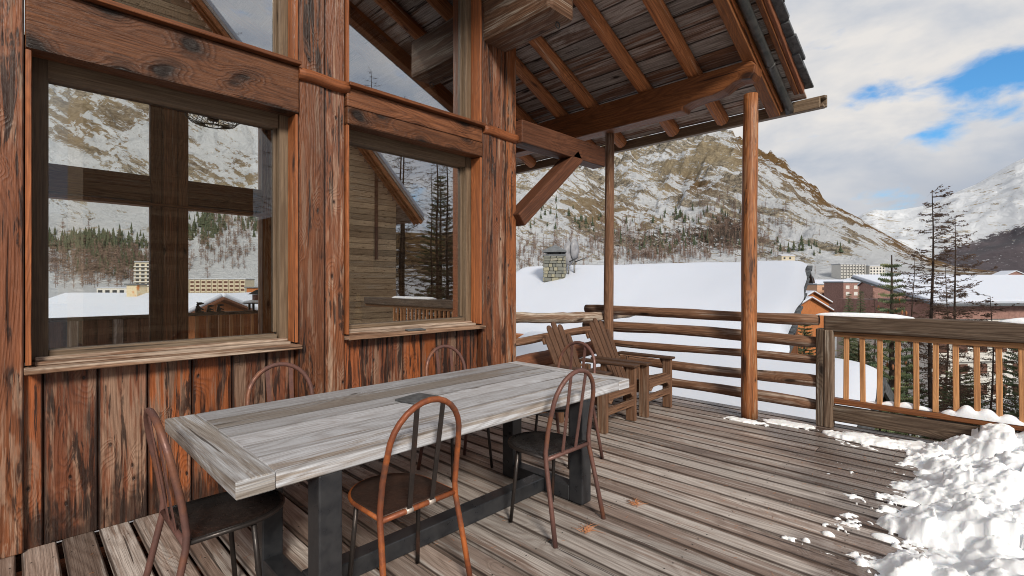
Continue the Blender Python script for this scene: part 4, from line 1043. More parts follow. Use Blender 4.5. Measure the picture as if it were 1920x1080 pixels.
# scattered needles
mb = MB(); rnd = random.Random(4)
for k in range(420):
    x, y = rnd.uniform(.2, 5.2), rnd.uniform(.5, 3.6); a = rnd.uniform(0, 3.14); l = rnd.uniform(.012, .04)
    mb.tube([(x, y, .0035), (x + math.cos(a) * l, y + math.sin(a) * l, .004)], .0009, 3)
one(mb, "fallen_needles", M_NDL, "scattered dry larch needles on the deck", None, None, "stuff")

# ------------------------------------------------------------------ things inside the windows
wl = thing("wire_basket_lamp", "black wire basket lamp hanging behind the left window", "lamp", pd(400, 222, 4.9))
mb = MB()
for k in range(28):
    a = k * 6.283 / 28; mb.tube([(math.cos(a) * r_, math.sin(a) * r_, z) for r_, z in ((.09, .09), (.20, .06), (.235, 0), (.19, -.05), (.07, -.075))], .0035, 4)
for r_, z in ((.20, .06), (.236, 0), (.08, -.075)): mb.tube([(math.cos(a) * r_, math.sin(a) * r_, z) for a in np.linspace(0, 6.283, 29)], .005, 5, cap=False)
mb.build("wire_basket", M_IRON, wl); MB().tube([(0, 0, .04), (0, 0, -.02)], [.06, .05], 12).build("bulb_holder", M_IRON, wl); MB().tube([(0, 0, .04), (0, 0, 2.4)], .005, 5).build("cord", M_IRON, wl)
pc = one(B((0, 0, 0), (.03, .62, .62), 1), "wall_screen", M_SCREEN, "framed grey picture on the board wall behind the right window", "picture"); pc.location = (3.62, 6.0, 1.95)
one(B((0, 0, 0), (.02, .68, .03), 1).box((0, 0, .63), (.02, .68, .03), 1), "picture_frame", W_INT, None, parent=pc).location = (.0, 0, -.315)
# glass oil lamp on the sill behind window two
ol = thing("glass_oil_lamp", "clear glass oil lamp of stacked bulbs standing inside the right window", "lamp", (2.17, 4.07, 1.065))
prof = [(.055, 0), (.06, .02), (.03, .05), (.022, .08), (.045, .11), (.048, .14), (.02, .17), (.03, .20), (.034, .215), (.02, .24), (.022, .27), (.02, .31)]
mb = MB(); mb.tube([(0, 0, z) for r_, z in prof], [r_ for r_, z in prof], 18)
mglass = NT("lamp_glass"); mglass.b.inputs['Base Color'].default_value = (.95, .78, .52, 1); mglass.b.inputs['Transmission Weight'].default_value = .35; mglass.b.inputs['Roughness'].default_value = .05
mb.build("glass_body", mglass.m, ol)
M_BRASS = mat("brass", plain, (.7, .38, .12), .3, .9, .2); mb = MB()
for z in (.075, .17, .235): mb.tube([(0, 0, z), (0, 0, z + .018)], [.034, .03], 16)
mb.build("brass_collar", M_BRASS, ol)
# bears and lantern on the balcony rail seen through the house
def bear(px, h, label, sit):
    x = (px - CX) / FX; k = 9.06 / (FW[1] + RT[1] * x); xx = k * (FW[0] + RT[0] * x)
    t = MB(); n = 10
    pts = [(0, 0, 0), (0, 0, h * .15), (.01, 0, h * .4), (.0, 0, h * .62), (.012, 0, h * .7)]; t.tube(pts, [h * .2, h * .26, h * .24, h * .15, h * .1], 10)
    t.tube([(-.01, 0, h * .70), (.01, 0, h * .84), (.05, 0, h * .86), (.085, 0, h * .84)], [h * .09, h * .15, h * .12, h * .05], 10)
    for s_ in (-1, 1): t.tube([(-.005, s_ * h * .1, h * .92), (-.01, s_ * h * .12, h * 1.0)], [h * .05, h * .02], 6)
    for s_ in (-1, 1): t.tube([(.01, s_ * h * .15, h * .5), (.07, s_ * h * .12, h * .30), (.075, s_ * h * .1, h * .22)], [h * .08, h * .06, h * .04], 8); t.tube([(.0, s_ * h * .17, h * .08), (.08, s_ * h * .2, h * .05)], [h * .12, h * .07], 8)
    o = one(t, "bear_figure", M_IRON, label, "figurine", "dark bear figures on the balcony rail"); o.location = (xx, 9.1, .99); return o
bear(372, .17, "tallest dark bear figurine on the balcony rail, leftmost of three", 0); bear(392, .12, "small dark bear figurine in the middle of three on the rail", 0); bear(411, .13, "dark bear figurine nearest the snowy lantern on the rail", 0)
ln = thing("garden_lantern", "dark tiered lantern with snow on its roof on the balcony rail", "lantern", (2.98, 9.12, .99))
mb = MB(); mb.tube([(0, 0, .28), (0, 0, .34), (0, 0, .36)], [.16, .05, .02], 4, smooth=False); mb.tube([(0, 0, .12), (0, 0, .15)], [.26, .12], 4, smooth=False); mb.build("lantern_roof", M_IRON, ln)
mb = MB(); mb.box((0, 0, .215), (.13, .13, .12), 2); mb.build("lantern_body", M_RED, ln)
mb = MB(); [mb.box((a, b, .06), (.03, .03, .12), 2) for a in (-.1, .1) for b in (-.1, .1)]; mb.build("lantern_leg", M_IRON, ln)
mb = MB(); mb.tube([(0, 0, .135), (0, 0, .165), (0, 0, .18)], [.24, .2, .1], 12); mb.build("snow_cap", M_SNOW, ln)

# ------------------------------------------------------------------ neighbouring roofs
def cam2w(r_, f): p = FW * f + RT * r_; return p
def snow_slab(name, O, g, dn, length, run, slope, thick, material, parent, jag=.06, seed=1, res=.16, lift=0, left_round=.5):
    """thick snow on a roof plane: O = ridge end, g = along the ridge, dn = downhill (2d unit vectors)"""
    ns, nm = int(length / res), int(run / res); vs = []; fs = []
    for i in range(ns + 1):
        for j in range(nm + 1):
            s_, m_ = length * i / ns, run * j / nm
            e = min(s_, length - s_, run - m_); r0 = m_
            edge = 1 - math.exp(-max(e, 0) / .16); top = 1 - .45 * math.exp(-r0 / .25)
            wob = .05 * math.sin(m_ * 2.1 + seed) + .03 * math.sin(m_ * 5.3)
            s2 = s_ + wob * max(0, 1 - s_ / .6); p = O[:2] + g * s2 + dn * m_
            zz = O[2] - slope * m_ + thick * edge * top + .10 * float(fbm(np.array(s_ * .45 + seed), np.array(m_ * .45), 4))
            vs.append((p[0], p[1], zz))
    for i in range(ns):
        for j in range(nm): a = i * (nm + 1) + j; fs.append((a, a + nm + 1, a + nm + 2, a + 1))
    me = bpy.data.meshes.new(name); me.from_pydata(vs, [], fs); me.polygons.foreach_set("use_smooth", [True] * len(fs)); me.materials.append(material)
    o = bpy.data.objects.new(name, me); COL.objects.link(o); o.parent = parent; return o
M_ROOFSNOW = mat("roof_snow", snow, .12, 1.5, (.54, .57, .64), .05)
def neighbour():
    h = thing("neighbour_chalet", "neighbouring chalet under one wide smooth snow roof beyond the log railing", "house")
    e = np.array([8.5, 14.0]); O2 = FW * e[1] + RT * e[0]; O = np.array([O2[0], O2[1], 1.93])
    gr = np.array([-.8, .6]); dr = np.array([-.6, -.8])
    g = FW * gr[1] + RT * gr[0]; dn = FW * dr[1] + RT * dr[0]
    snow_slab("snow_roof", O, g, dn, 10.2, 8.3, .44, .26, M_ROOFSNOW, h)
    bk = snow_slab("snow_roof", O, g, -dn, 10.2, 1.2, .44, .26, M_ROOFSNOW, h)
    # roof deck with ragged slate verge under the snow
    mb = MB(); up = Vector((dn[0], dn[1], -.44)).normalized(); gg = Vector((g[0], g[1], 0))
    for sgn, run in ((1, 8.3), (-1, .9)):
        u2 = Vector((dn[0] * sgn, dn[1] * sgn, -.44)).normalized(); nn = gg.cross(u2); nn = nn if nn.z > 0 else -nn
        M = Matrix((u2, gg, nn)).transposed(); c = Vector(O) + u2 * run / 2 * 1.09 + gg * 5.1 - nn * .06
        mb.box(c, (run * 1.09, 10.2, .08), 0, M)
    mb.build("roof_deck", M_SLATE, h)
    mb = MB(); m_ = 0; rnd = random.Random(3)
    while m_ < 8:
        l = rnd.uniform(.22, .36); p = Vector(O) + Vector((dn[0], dn[1], -.44)) * (m_ + l / 2) + gg * rnd.uniform(.02, .08); M = Matrix((up, gg, gg.cross(up) * -1)).transposed()
        if True: mb.box(p + Vector((0, 0, -.0)), (l * 1.2, .24, .05), 0, Matrix((up, gg, up.cross(gg))).transposed() @ Matrix.Rotation(rnd.uniform(-.12, .12), 3, 'Z'))
        m_ += l * .8
    mb.build("slate_edge", M_SLATE, h)
    c = Vector(O) + gg * 5 - Vector((0, 0, 5.9)); ax = Matrix((gg, Vector((dn[0], dn[1], 0)), Vector((0, 0, 1)))).transposed()
    mb = MB(); mb.box(c + Vector((dn[0], dn[1], 0)) * 1.2, (8.6, 8.5, 8.0), 2, ax); mb.build("walls", W_CHAL, h)
    mb = MB()
    for m_ in np.arange(-1, 6.2, .25):
        top = O[2] - .44 * abs(m_) - .2; p = Vector(O) + gg * .45 + Vector((dn[0], dn[1], 0)) * m_
        mb.box((p.x, p.y, (top - 2.3) / 2 ), (.05, .24, top + 2.3), 2, Matrix.Rotation(math.atan2(gg.y, gg.x), 3, 'Z'))
    mb.build("gable_boards", W_CHAL, h)
    # stone chimney
    cp = pd(1041, 530, 17.6); cp.z = 1.27
    ch_ = MB(); rnd = random.Random(9); rot = Matrix.Rotation(math.atan2(gg.y, gg.x) , 3, 'Z')
    rot = Matrix.Rotation(TH - R(90) - R(12), 3, 'Z')
    ch_.box(cp + Vector((0, 0, .45)), (.66, .58, 1.5), 2, rot)
    base = ch_.build("chimney", M_SLATE, h)
    st = MB(); z = -.3
    while z < 1.15:
        hh = rnd.uniform(.09, .15)
        for face in range(4):
            half = (.36, .32, .36, .32)[face]; depth = (.31, .35, .31, .35)[face]; x = -half
            while x < half - .02:
                w = min(rnd.uniform(.12, .28), half - x + .01); R2 = Matrix.Rotation(face * math.pi / 2, 3, 'Z')
                p = R2 @ Vector((x + w / 2, -depth, z + hh / 2)); st.box(cp + rot @ p, (w - .02, .07 + rnd.uniform(0, .03), hh - .018), 0, rot @ R2 @ Matrix.Rotation(rnd.uniform(-.06, .06), 3, 'Y')); x += w
        z += hh
    ms = NT("chimney_stone"); geo = ms.N.new('ShaderNodeNewGeometry'); co = ms.coord()
    cr = ms.N.new('ShaderNodeValToRGB'); ms.L.new(geo.outputs['Random Per Island'], cr.inputs[0]); e_ = cr.color_ramp.elements
    e_[0].color = (.13, .14, .12, 1); e_[1].color = (.36, .33, .26, 1); k_ = e_.new(.5); k_.color = (.22, .22, .19, 1); k_ = e_.new(.8); k_.color = (.42, .38, .24, 1)
    ms.put(ms.mix(ms.noise(co, 14, 5), cr.outputs[0], (.16, .16, .14), 'MIX'), ms.b.inputs['Base Color']); ms.b.inputs['Roughness'].default_value = .9; ms.bump(ms.noise(co, 30, 5), .5, .01)
    so = st.build("chimney_stone", ms.m, base, .015); so.name = "stonework"
    cap = MB(); cap.box(cp + Vector((0, 0, 1.17)), (.80, .72, .05), 0, rot); [cap.box(cp + rot @ Vector((a, b, 1.24)), (.06, .06, .14), 2, rot) for a in (-.26, .26) for b in (-.2, .2)]
    cap.tube([cp + Vector((0, 0, 1.19)), cp + Vector((0, 0, 1.31))], .22, 10)
    q = [cp + rot @ Vector((a * .42, b * .36, 1.28)) for a, b in ((-1, -1), (1, -1), (1, 1), (-1, 1))]; q2 = [cp + rot @ Vector((a * .42, b * .36, 1.33)) for a, b in ((-1, -1), (1, -1), (1, 1), (-1, 1))]; tp = cp + Vector((0, 0, 1.56))
    o_ = len(cap.v); cap.v += q + q2 + [tp]
    for k in range(4): k2 = (k + 1) % 4; cap.face((o_ + k, o_ + k2, o_ + 4 + k2, o_ + 4 + k), [(0, 0)] * 4); cap.face((o_ + 4 + k, o_ + 4 + k2, o_ + 8), [(0, 0)] * 3)
    cap.face((o_ + 3, o_ + 2, o_ + 1, o_), [(0, 0)] * 4); cap.build("chimney_cap", M_TIN, base)
    return cp, rot
cp, crot = neighbour()
# two satellite dishes on poles beside the chimney
for i, (px, py, sc, yaw, lb) in enumerate(((1066, 462, 1.0, 20, "grey satellite dish close beside the stone chimney"), (1077, 455, .85, 35, "smaller satellite dish behind the first, farther from the chimney"))):
    d_ = thing("satellite_dish", lb, "satellite dish", pd(px, 520, 17.5), TH - R(90) + R(yaw), "satellite dishes on the snow roof")
    d_.location.z = 1.0
    MB().tube([(0, 0, 0), (0, 0, 1.55)], .03, 8).build("pole", M_ZINC, d_)
    mb = MB(); n = 16
    for j, (rr, dy) in enumerate(((0, .10), (.2, .07), (.4, 0))):
        for k in range(n): a = 6.283 * k / n; mb.v.append(Vector((rr * math.cos(a) * .55 * sc, -dy * .6, 1.5 + rr * math.sin(a) * 1.1 * sc + i * .15)))
    for j in range(2):
        for k in range(n): k2 = (k + 1) % n; mb.face((j * n + k, j * n + k2, (j + 1) * n + k2, (j + 1) * n + k), [(0, 0)] * 4, True)
    o = mb.build("dish", mat("dish_grey", plain, (.28, .28, .30), .5), d_); o.modifiers.new("s", 'SOLIDIFY').thickness = .02
    MB().tube([(0, 0, 1.2), (.15, -.45, 1.35)], .02, 6).build("feed_arm", M_ZINC, d_)

def lower_roof():
    h = thing("lower_chalet", "lower chalet with a thick snow roof just below the corner of the deck", "house")
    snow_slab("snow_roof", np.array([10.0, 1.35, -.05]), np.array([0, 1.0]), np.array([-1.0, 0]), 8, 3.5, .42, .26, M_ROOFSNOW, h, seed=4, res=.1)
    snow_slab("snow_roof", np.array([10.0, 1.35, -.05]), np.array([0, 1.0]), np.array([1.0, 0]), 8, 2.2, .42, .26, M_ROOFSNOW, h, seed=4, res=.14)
    mb = MB()
    for s_ in (-1, 1):
        u2 = Vector((s_, 0, -.42)).normalized(); nn = Vector((.42 * s_, 0, 1)).normalized(); L_ = 3.75 if s_ < 0 else 2.4
        mb.box(Vector((10, 5.3, -.07)) + u2 * L_ / 2 - nn * .05, (L_, 8.05, .07), 1, Matrix((u2, nn.cross(u2), nn)).transposed())
        mb.box(Vector((10, 1.30, -.15)) + u2 * L_ / 2 - nn * .05, (L_, .05, .2), 0, Matrix((u2, nn.cross(u2), nn)).transposed())
    mb.build("roof_deck", M_SLATE, h)
    mb = MB()
    for x in np.arange(6.9, 12.2, .2): t_ = -.25 - .42 * abs(x - 10); mb.box((x, 1.75, (t_ - 9) / 2), (.19, .06, t_ + 9), 2)
    mb.box((9.6, 5.5, -5.3), (5.0, 7.2, 7.0), 2); mb.build("walls", W_CLAD, h)
lower_roof()

# ------------------------------------------------------------------ village buildings
def frame_at(px, py, d, yaw=0):
    """location and z-rotation facing the camera, turned by yaw"""
    p = pd(px, py, d); return p, TH - R(90) + R(yaw)
def gable(name, label, px, pyr, d, w, dep, hwall, pitch, wall, yaw=0, cat="house", snow_t=.35, windows=(), group=None, over=.6, chim=(), ridge_front=True, wmat=None, base=8):
    """ridge_front: the gable faces the camera; pyr = image row of the ridge top"""
    p, rz = frame_at(px, pyr, d, yaw); t = thing(name, label, cat, (p.x, p.y, p.z), rz, group)
    rise = w / 2 * math.tan(R(pitch)) if ridge_front else dep / 2 * math.tan(R(pitch))
    mb = MB(); zt = -snow_t - rise
    if ridge_front:
        prof = [(-w / 2, zt - hwall - base), (w / 2, zt - hwall - base), (w / 2, zt), (0, -snow_t), (-w / 2, zt)]
        mb.prism(prof, dep, Matrix(((1, 0, 0), (0, 0, -1), (0, 1, 0))), (0, dep, 0), 1)
    else:
        prof = [(0, zt - hwall - base), (dep, zt - hwall - base), (dep, zt), (dep / 2, -snow_t), (0, zt)]
        mb.prism(prof, w, Matrix(((0, 0, 1), (1, 0, 0), (0, 1, 0))), (-w / 2, 0, 0), 1)
    mb.build("walls", wall, t)
    tl = math.tan(R(pitch)); cs = math.cos(R(pitch)); rd = MB(); sn = MB()
    for s_ in (-1, 1):
        half = (w / 2 if ridge_front else dep / 2) + over; L_ = half / cs
        if ridge_front:
            M = Matrix.Rotation(s_ * R(pitch), 3, 'Y'); c = Vector((s_ * half / 2, dep / 2, -snow_t - half / 2 * tl)); sz = (L_, dep + 2 * over)
        else:
            M = Matrix.Rotation(-s_ * R(pitch), 3, 'X'); c = Vector((0, dep / 2 + s_ * half / 2, -snow_t - half / 2 * tl)); sz = (w + 2 * over, L_)
        rd.box(c + Vector((0, 0, .04)), (sz[0], sz[1], .12), 0, M); sn.box(c + Vector((0, 0, .1 + snow_t / 2)), (sz[0] - .12, sz[1] - .12, snow_t), 0, M)
    rd.build("roof", W_DARK, t); sn.build("snow_layer", M_ROOFSNOW, t, min(.12, snow_t * .4))
    for (x, z, ww, hh) in windows:
        MB().box((x, -.03, z), (ww, .08, hh), 2).build("window", wmat or M_DKWIN, t)
    for (x, y, z0, ww, hh, m_) in chim:
        c_ = MB().box((x, y, z0 + hh / 2), (ww, ww, hh), 2).build("chimney", m_, t); MB().box((x, y, z0 + hh + .04), (ww * 1.25, ww * 1.25, .08), 0).build("chimney_cap", M_TIN, c_)
    return t
def block(name, label, px, pyt, d, w, dep, h, wall, rows, cols, yaw=0, winm=M_DKWIN, fl=2.7, ww=.5, balc=None, cat="building", snow_t=.4, group=None, roofh=.0, base=10, top=.6, x0=0, ribs=None):
    p, rz = frame_at(px, pyt, d, yaw); t = thing(name, label, cat, (p.x, p.y, p.z), rz, group)
    MB().box((0, dep / 2, -(h + base) / 2), (w, dep, h + base), 2).build("walls", wall, t)
    MB().box((0, dep / 2, .12), (w + .6, dep + .6, .24), 0).build("roof", M_TIN, t); MB().box((0, dep / 2, .24 + snow_t / 2), (w + .4, dep + .4, snow_t), 0).build("snow_layer", M_ROOFSNOW, t)
    cw = w / cols; me = None
    for r_ in range(rows):
        for c in range(cols):
            x = -w / 2 + cw * (c + .5); z = -top - fl * (r_ + .5)
            if me is None: o = MB().box((0, 0, 0), (cw * ww, .12, fl * .55), 2).build("window", winm, t); me = o.data
            else: o = bpy.data.objects.new("window", me); COL.objects.link(o); o.parent = t
            o.location = (x, -.02, z)
        if balc: MB().box((0, -.55, -top - fl * (r_ + 1) + .35), (w * .98, 1.0, .75), 0).build("balcony", balc, t)
    if ribs:
        for c in range(cols + 1): MB().box((-w / 2 + cw * c, -.6, -top / 2 - fl * rows / 2), (.28, 1.3, fl * rows + top), 2).build("fin", ribs, t)
    return t
# main village (right of the picture)
block("apartment_block", "distant white apartment block with dark balconies below the mountain", 1598, 496, 450, 25, 10, 15, M_WGREY, 5, 8, 8, M_DKWIN, 2.7, .62, None, ribs=M_WGREY, base=16)
block("apartment_block", "right wing of the white apartment block, slightly lower", 1645, 499, 452, 16, 10, 14, M_WGREY, 4, 5, 8, M_DKWIN, 2.7, .5, None, ribs=None, base=16)
block("peach_building", "peach rendered building with small windows beyond the log railing", 1557, 534, 235, 12.0, 12, 12, M_PEACH, 4, 2, -6, M_BROWNW, 2.6, .22, base=6)
block("brown_building", "red brown building with a white glazed balcony right of the peach one", 1612, 530, 215, 15, 12, 12, M_RED, 3, 4, 4, M_WGREY, 2.8, .45, base=8)
gable("village_house", "snow roofed house behind the peach building", 1552, 524, 270, 22, 12, 3, 20, W_CHAL, -20, snow_t=.7, ridge_front=False)
gable("village_house", "grey snowy house with a low gable beneath the white apartment block", 1628, 521, 300, 20, 14, 3, 18, M_RED, 10, snow_t=.7)
gable("village_house", "wide snow roof left of the big bare larch", 1690, 522, 180, 18, 12, 3, 20, M_RED, -15, snow_t=.6, ridge_front=False)
gable("village_house", "wooden house with a snow roof between the two bare larches", 1722, 513, 230, 15, 12, 3, 22, W_CHAL, 12, snow_t=.6)
gable("village_house", "small red wooden house far off at the right edge of the village", 1905, 507, 420, 18, 12, 3, 22, M_RED, 0, snow_t=.8)
gable("village_house", "far snowy house between the second larch and the right edge", 1860, 512, 480, 26, 12, 3, 18, M_RED, 15, snow_t=.8)
gable("village_house", "pale far house peeping over the left part of the snow roof's ridge", 1478, 477, 520, 14, 8, 2, 14, M_CREAM, 0, snow_t=.5, ridge_front=False, windows=((-4, -4, 2, 2), (2, -4, 2, 2)))
gable("orange_chalet", "orange boarded chalet gable just behind the snow roof's right edge", 1519, 556, 75, 6.6, 8, 2, 29, W_CHAL, 8, snow_t=.25, over=.5, base=10)
gable("orange_chalet", "upper orange chalet gable with snow, partly behind the lower one", 1524, 545, 92, 6.8, 8, 2, 29, W_CHAL, 8, snow_t=.3, over=.5, base=10)
# the long hotel
def hotel():
    p, rz = frame_at(1880, 565, 65, 6); t = thing("long_hotel", "long red brown hotel with a huge snow roof and white balconies", "building", (p.x, p.y, p.z), rz)
    w = 44; x0 = -10.5; cx = x0 + w / 2
    MB().box((cx, 8, -1.2), (w, 16, 2.2), 0).build("upper_wall", M_RED, t); MB().box((cx, 8.2, -9.3), (w, 15.8, 14), 0).build("walls", M_WGREY, t)
    M = Matrix.Rotation(R(15), 3, 'X'); mb = MB(); mb.box((cx, 5.5, 1.4), (w + 1.4, 14.2, .25), 0, M); mb.build("roof", M_TIN, t); mb = MB(); mb.box((cx, 5.6, 1.75), (w + 1.2, 13.8, .5), 0, M); mb.build("snow_layer", M_ROOFSNOW, t, .15)
    me = None
    for r_ in range(4):
        for c in range(15):
            if me is None: o = MB().box((0, 0, 0), (1.9, .2, 1.25), 2).build("window", M_BROWNW, t); me = o.data
            else: o = bpy.data.objects.new("window", me); COL.objects.link(o); o.parent = t
            o.location = (x0 + 1.7 + c * 2.9, .28, -3.3 - 2.8 * r_)
        MB().box((cx, .0, -4.6 - 2.8 * r_), (w, .5, .9), 0).build("balcony_front", M_WGREY, t)
hotel()

# village seen through the house
sr = gable("snow_roofed_house", "smooth snow roof with a rust stained chimney, seen through the left window", 160, 553, 26, 9.5, 7, 1, 18, W_CHAL, -8, snow_t=.3, ridge_front=False,
      chim=((.05, 3.0, -.4, .68, .92, mat("rusty_chimney", rust, (.62, .53, .36), (.55, .42, .24), (.55, .19, .04), .7, 0, .6)),))
gable("boarded_gable_house", "pale boarded chalet gable above the bear figurines, seen through the left window", 425, 551, 36, 5.4, 8, 1, 24, mat("pale_boards", wood, (.50, .30, .13), (.42, .24, .10), (.2, .1, .05), (.45, .33, .2), .2, .1, .1, .2, .8, .1, .2), -4, snow_t=.12,
      chim=((-.2, 4, -.5, 1.0, .9, W_CHAL), (2.0, 4, -.9, 1.0, .9, W_CHAL)))
block("cream_tower", "tall cream tower block with balconies beside the larch wood", 268, 492, 350, 12, 12, 16, M_CREAM, 6, 3, 0, M_DKWIN, 2.7, .6, M_WGREY, base=16)
block("low_annex", "low white building at the foot of the cream tower", 215, 540, 300, 22, 10, 4, M_WGREY, 1, 5, 0, M_DKWIN, 3, .6, base=10)
block("balcony_block", "wide cream apartment block with a grid of balconies under the slope", 408, 524, 350, 40, 12, 11, M_CREAM, 4, 10, 0, M_BROWNW, 2.7, .7, None, ribs=M_CREAM, base=16)

# ------------------------------------------------------------------ trees
def larch(name, label, loc, h, r0, spread, nb, seed, group=None, zmin=.12, dens=1.0, lean=(0, 0)):
    rnd = random.Random(seed); t = thing(name, label, "tree", loc, rnd.random() * 6, group)
    n = 14; tp = lambda z: Vector((lean[0] * z / h + .04 * math.sin(z * 1.3 + seed), lean[1] * z / h + .04 * math.cos(z * 1.1), z))
    MB().tube([tp(h * i / n) for i in range(n + 1)], [max(.006, r0 * (1 - .93 * i / n)) for i in range(n + 1)], 9, .06).build("trunk", W_BARK, t)
    mb = MB(); nub = MB()
    for i in range(nb):
        f = zmin + (1 - zmin) * (i + rnd.random()) / nb; z = h * f; an = rnd.random() * 6.283
        L_ = spread * (1.04 - f) ** .6 * rnd.uniform(.45, 1.2) + .15; b = tp(z); dirh = Vector((math.cos(an), math.sin(an), 0)); pts = []
        k = 6; dr = rnd.uniform(-.28, .05)
        for j in range(k + 1):
            s_ = j / k; pts.append(b + dirh * L_ * s_ + Vector((0, 0, L_ * (dr * s_ * 1.6 + .34 * s_ * s_))) + Vector((rnd.gauss(0, .02), rnd.gauss(0, .02), rnd.gauss(0, .015))) * L_ * s_ * 1.5)
        rb = max(.007, r0 * .17 * (1.1 - f))
        mb.tube(pts, [rb * (1 - .85 * j / k) for j in range(k + 1)], 4, cap=False)
        for q in range(int((5 + L_ * 17) * dens)):
            s_ = rnd.uniform(.15, 1); j = min(k - 1, int(s_ * k)); p = pts[j].lerp(pts[j + 1], s_ * k - j); a2 = an + rnd.choice((-1, 1)) * rnd.uniform(.5, 1.4); l2 = L_ * .32 * rnd.uniform(.3, 1) * (1.15 - s_)+ .04
            e = p + Vector((math.cos(a2) * l2, math.sin(a2) * l2, rnd.uniform(-.45, .25) * l2)); mid = (p + e) / 2 + Vector((0, 0, -.05 * l2))
            mb.tube([p, mid, e], [rb * .5, rb * .4, rb * .2], 3, cap=False)
            for w in range(int(2 + l2 * 10)):
                c_ = p.lerp(e, rnd.random()); s0 = rnd.uniform(.010, .020); o_ = len(nub.v)
                nub.v += [c_ + Vector((s0, 0, 0)), c_ + Vector((-s0 * .5, s0, 0)), c_ + Vector((-s0 * .5, -s0, 0)), c_ + Vector((0, 0, s0 * 1.4))]
                for fc in ((0, 1, 3), (1, 2, 3), (2, 0, 3), (0, 2, 1)): nub.face(tuple(o_ + x for x in fc), [(0, 0)] * 3)
                if rnd.random() < .5:
                    e3 = c_ + Vector((rnd.gauss(0, .05), rnd.gauss(0, .05), rnd.uniform(-.10, .05))); mb.tube([c_, e3], [rb * .14, rb * .08], 3, cap=False)
    cr = mb.build("crown", W_TWIG, t); nub.build("bud", W_TWIG, cr)
    return t
def spruce(name, label, loc, h, spread, seed, group=None, z0=.05, cones=False, dens=1.0, pw=.85):  # z0: lowest whorl as a share of the height
    rnd = random.Random(seed); t = thing(name, label, "tree", loc, rnd.random() * 6, group)
    MB().tube([(0, 0, h * i / 8) for i in range(9)], [max(.008, .017 * h * (1 - .95 * i / 8)) for i in range(9)], 8, .05).build("trunk", W_BARK, t)
    mb = MB(); wd = MB(); z = h * z0; step = .18
    def needle(p, d, l, w):
        side = d.cross(Vector((0, 0, 1))); side = side.normalized() if side.length > 1e-4 else Vector((1, 0, 0)); up = side.cross(d).normalized()
        for ax in (side, (side * .35 + up).normalized()):
            o_ = len(mb.v); nn = 4
            for q in range(nn):
                a = p + d * l * q / nn; ww = w * (1 - .5 * q / nn); b = a + d * l / nn * .9
                mb.v += [a, a + ax * ww + d * w * .7, b, a - ax * ww + d * w * .7]
                mb.face((o_, o_ + 1, o_ + 2, o_ + 3), [(0, 0)] * 4); o_ += 4
    while z < h * .985:
        f = z / h; L0 = spread * (1.02 - f) ** pw; nbr = rnd.randint(5, 8) if f < .88 else 4
        for b in range(nbr):
            an = 6.283 * (b + rnd.random() * .7) / nbr; L_ = L0 * rnd.uniform(.7, 1.12) + .06; dh = Vector((math.cos(an), math.sin(an), 0)); k = max(3, int(L_ / .11)); pts = []
            for j in range(k + 1): s_ = j / k; pts.append(Vector((0, 0, z)) + dh * L_ * s_ + Vector((0, 0, L_ * (.12 * s_ - .42 * s_ * (1 - f) + .26 * s_ * s_ * (1 - f) + .25 * f * s_))))
            wd.tube(pts, [max(.003, .012 * L_ * (1 - j / k)) for j in range(k + 1)], 4, cap=False)
            for j in range(k):
                p = pts[j]; d = (pts[j + 1] - pts[j]).normalized()
                if j > 0 or L_ < .4: needle(p, d, (pts[j + 1] - pts[j]).length, .048)
                for s_ in (-1, 1):
                    if rnd.random() < .88 * dens and j > k * .12:
                        l2 = (.12 + .30 * L_ * (1 - j / k) ** .8 * rnd.uniform(.6, 1.1)) * min(1, .4 + j / k * 2); sd_ = Vector((-dh.y, dh.x, 0)) * s_
                        d2 = (d * .75 + sd_ * .8 + Vector((0, 0, rnd.uniform(-.25, .05)))).normalized(); m_ = max(1, int(l2 / .10))
                        for q in range(m_):
                            needle(p + d2 * l2 * q / m_, d2, l2 / m_, .045)
                            if l2 > .2 and q: needle(p + d2 * l2 * q / m_, (d2 + d * .8).normalized(), .11, .036)
        z += step * rnd.uniform(.75, 1.2) * (1.0 if f < .8 else .8)
    cr = mb.build("crown", M_NEED, t); wd.build("branch", W_BARK, t)
    if cones:
        for i in range(26):
            cn = MB(); a = rnd.random() * 6.28; rr = rnd.uniform(.05, .22); zz = h * rnd.uniform(.80, .935); p = Vector((math.cos(a) * rr, math.sin(a) * rr, zz)); cn.tube([p, p + Vector((0, 0, -.04)), p + Vector((0, 0, -.10))], [.008, .02, .008], 6); cn.build("cone", M_CONE, cr)
    return t
def at(px, d, z=-8.5): p = pd(px, 530, d); return (p.x, p.y, z)
def hh(py, d, z=-8.5): return EYE + d * (HY - py) / FX - z
larch("bare_larch", "tallest bare larch rising above the grey top beam of the railing", at(1747, 11.5), hh(357, 11.5), .105, 1.65, 190, 11, "bare larches beyond the deck")
larch("bare_larch", "second bare larch right of the tallest one, slimmer", at(1800, 14), hh(405, 14), .09, 1.9, 170, 12, "bare larches beyond the deck", lean=(.1, -.1))
larch("bare_larch", "low twiggy larch behind the right balusters", at(1858, 12), hh(555, 12), .07, 1.7, 130, 13, "bare larches beyond the deck", dens=.9)
larch("bare_larch", "low twiggy larch between the two larger larch trunks", at(1775, 17), hh(500, 17), .08, 2.1, 120, 14, "bare larches beyond the deck", dens=.7)
spruce("cone_spruce", "young spruce with orange cones near its top, behind the left balusters", at(1672, 9.0), hh(478, 9.0), 1.55, 21, None, .32, True, pw=1.1, dens=.65)
spruce("green_spruce", "dark spruce behind the last balusters at the right edge", at(1915, 13), hh(612, 13), 1.7, 22, "spruces below the deck", .2, pw=.8)
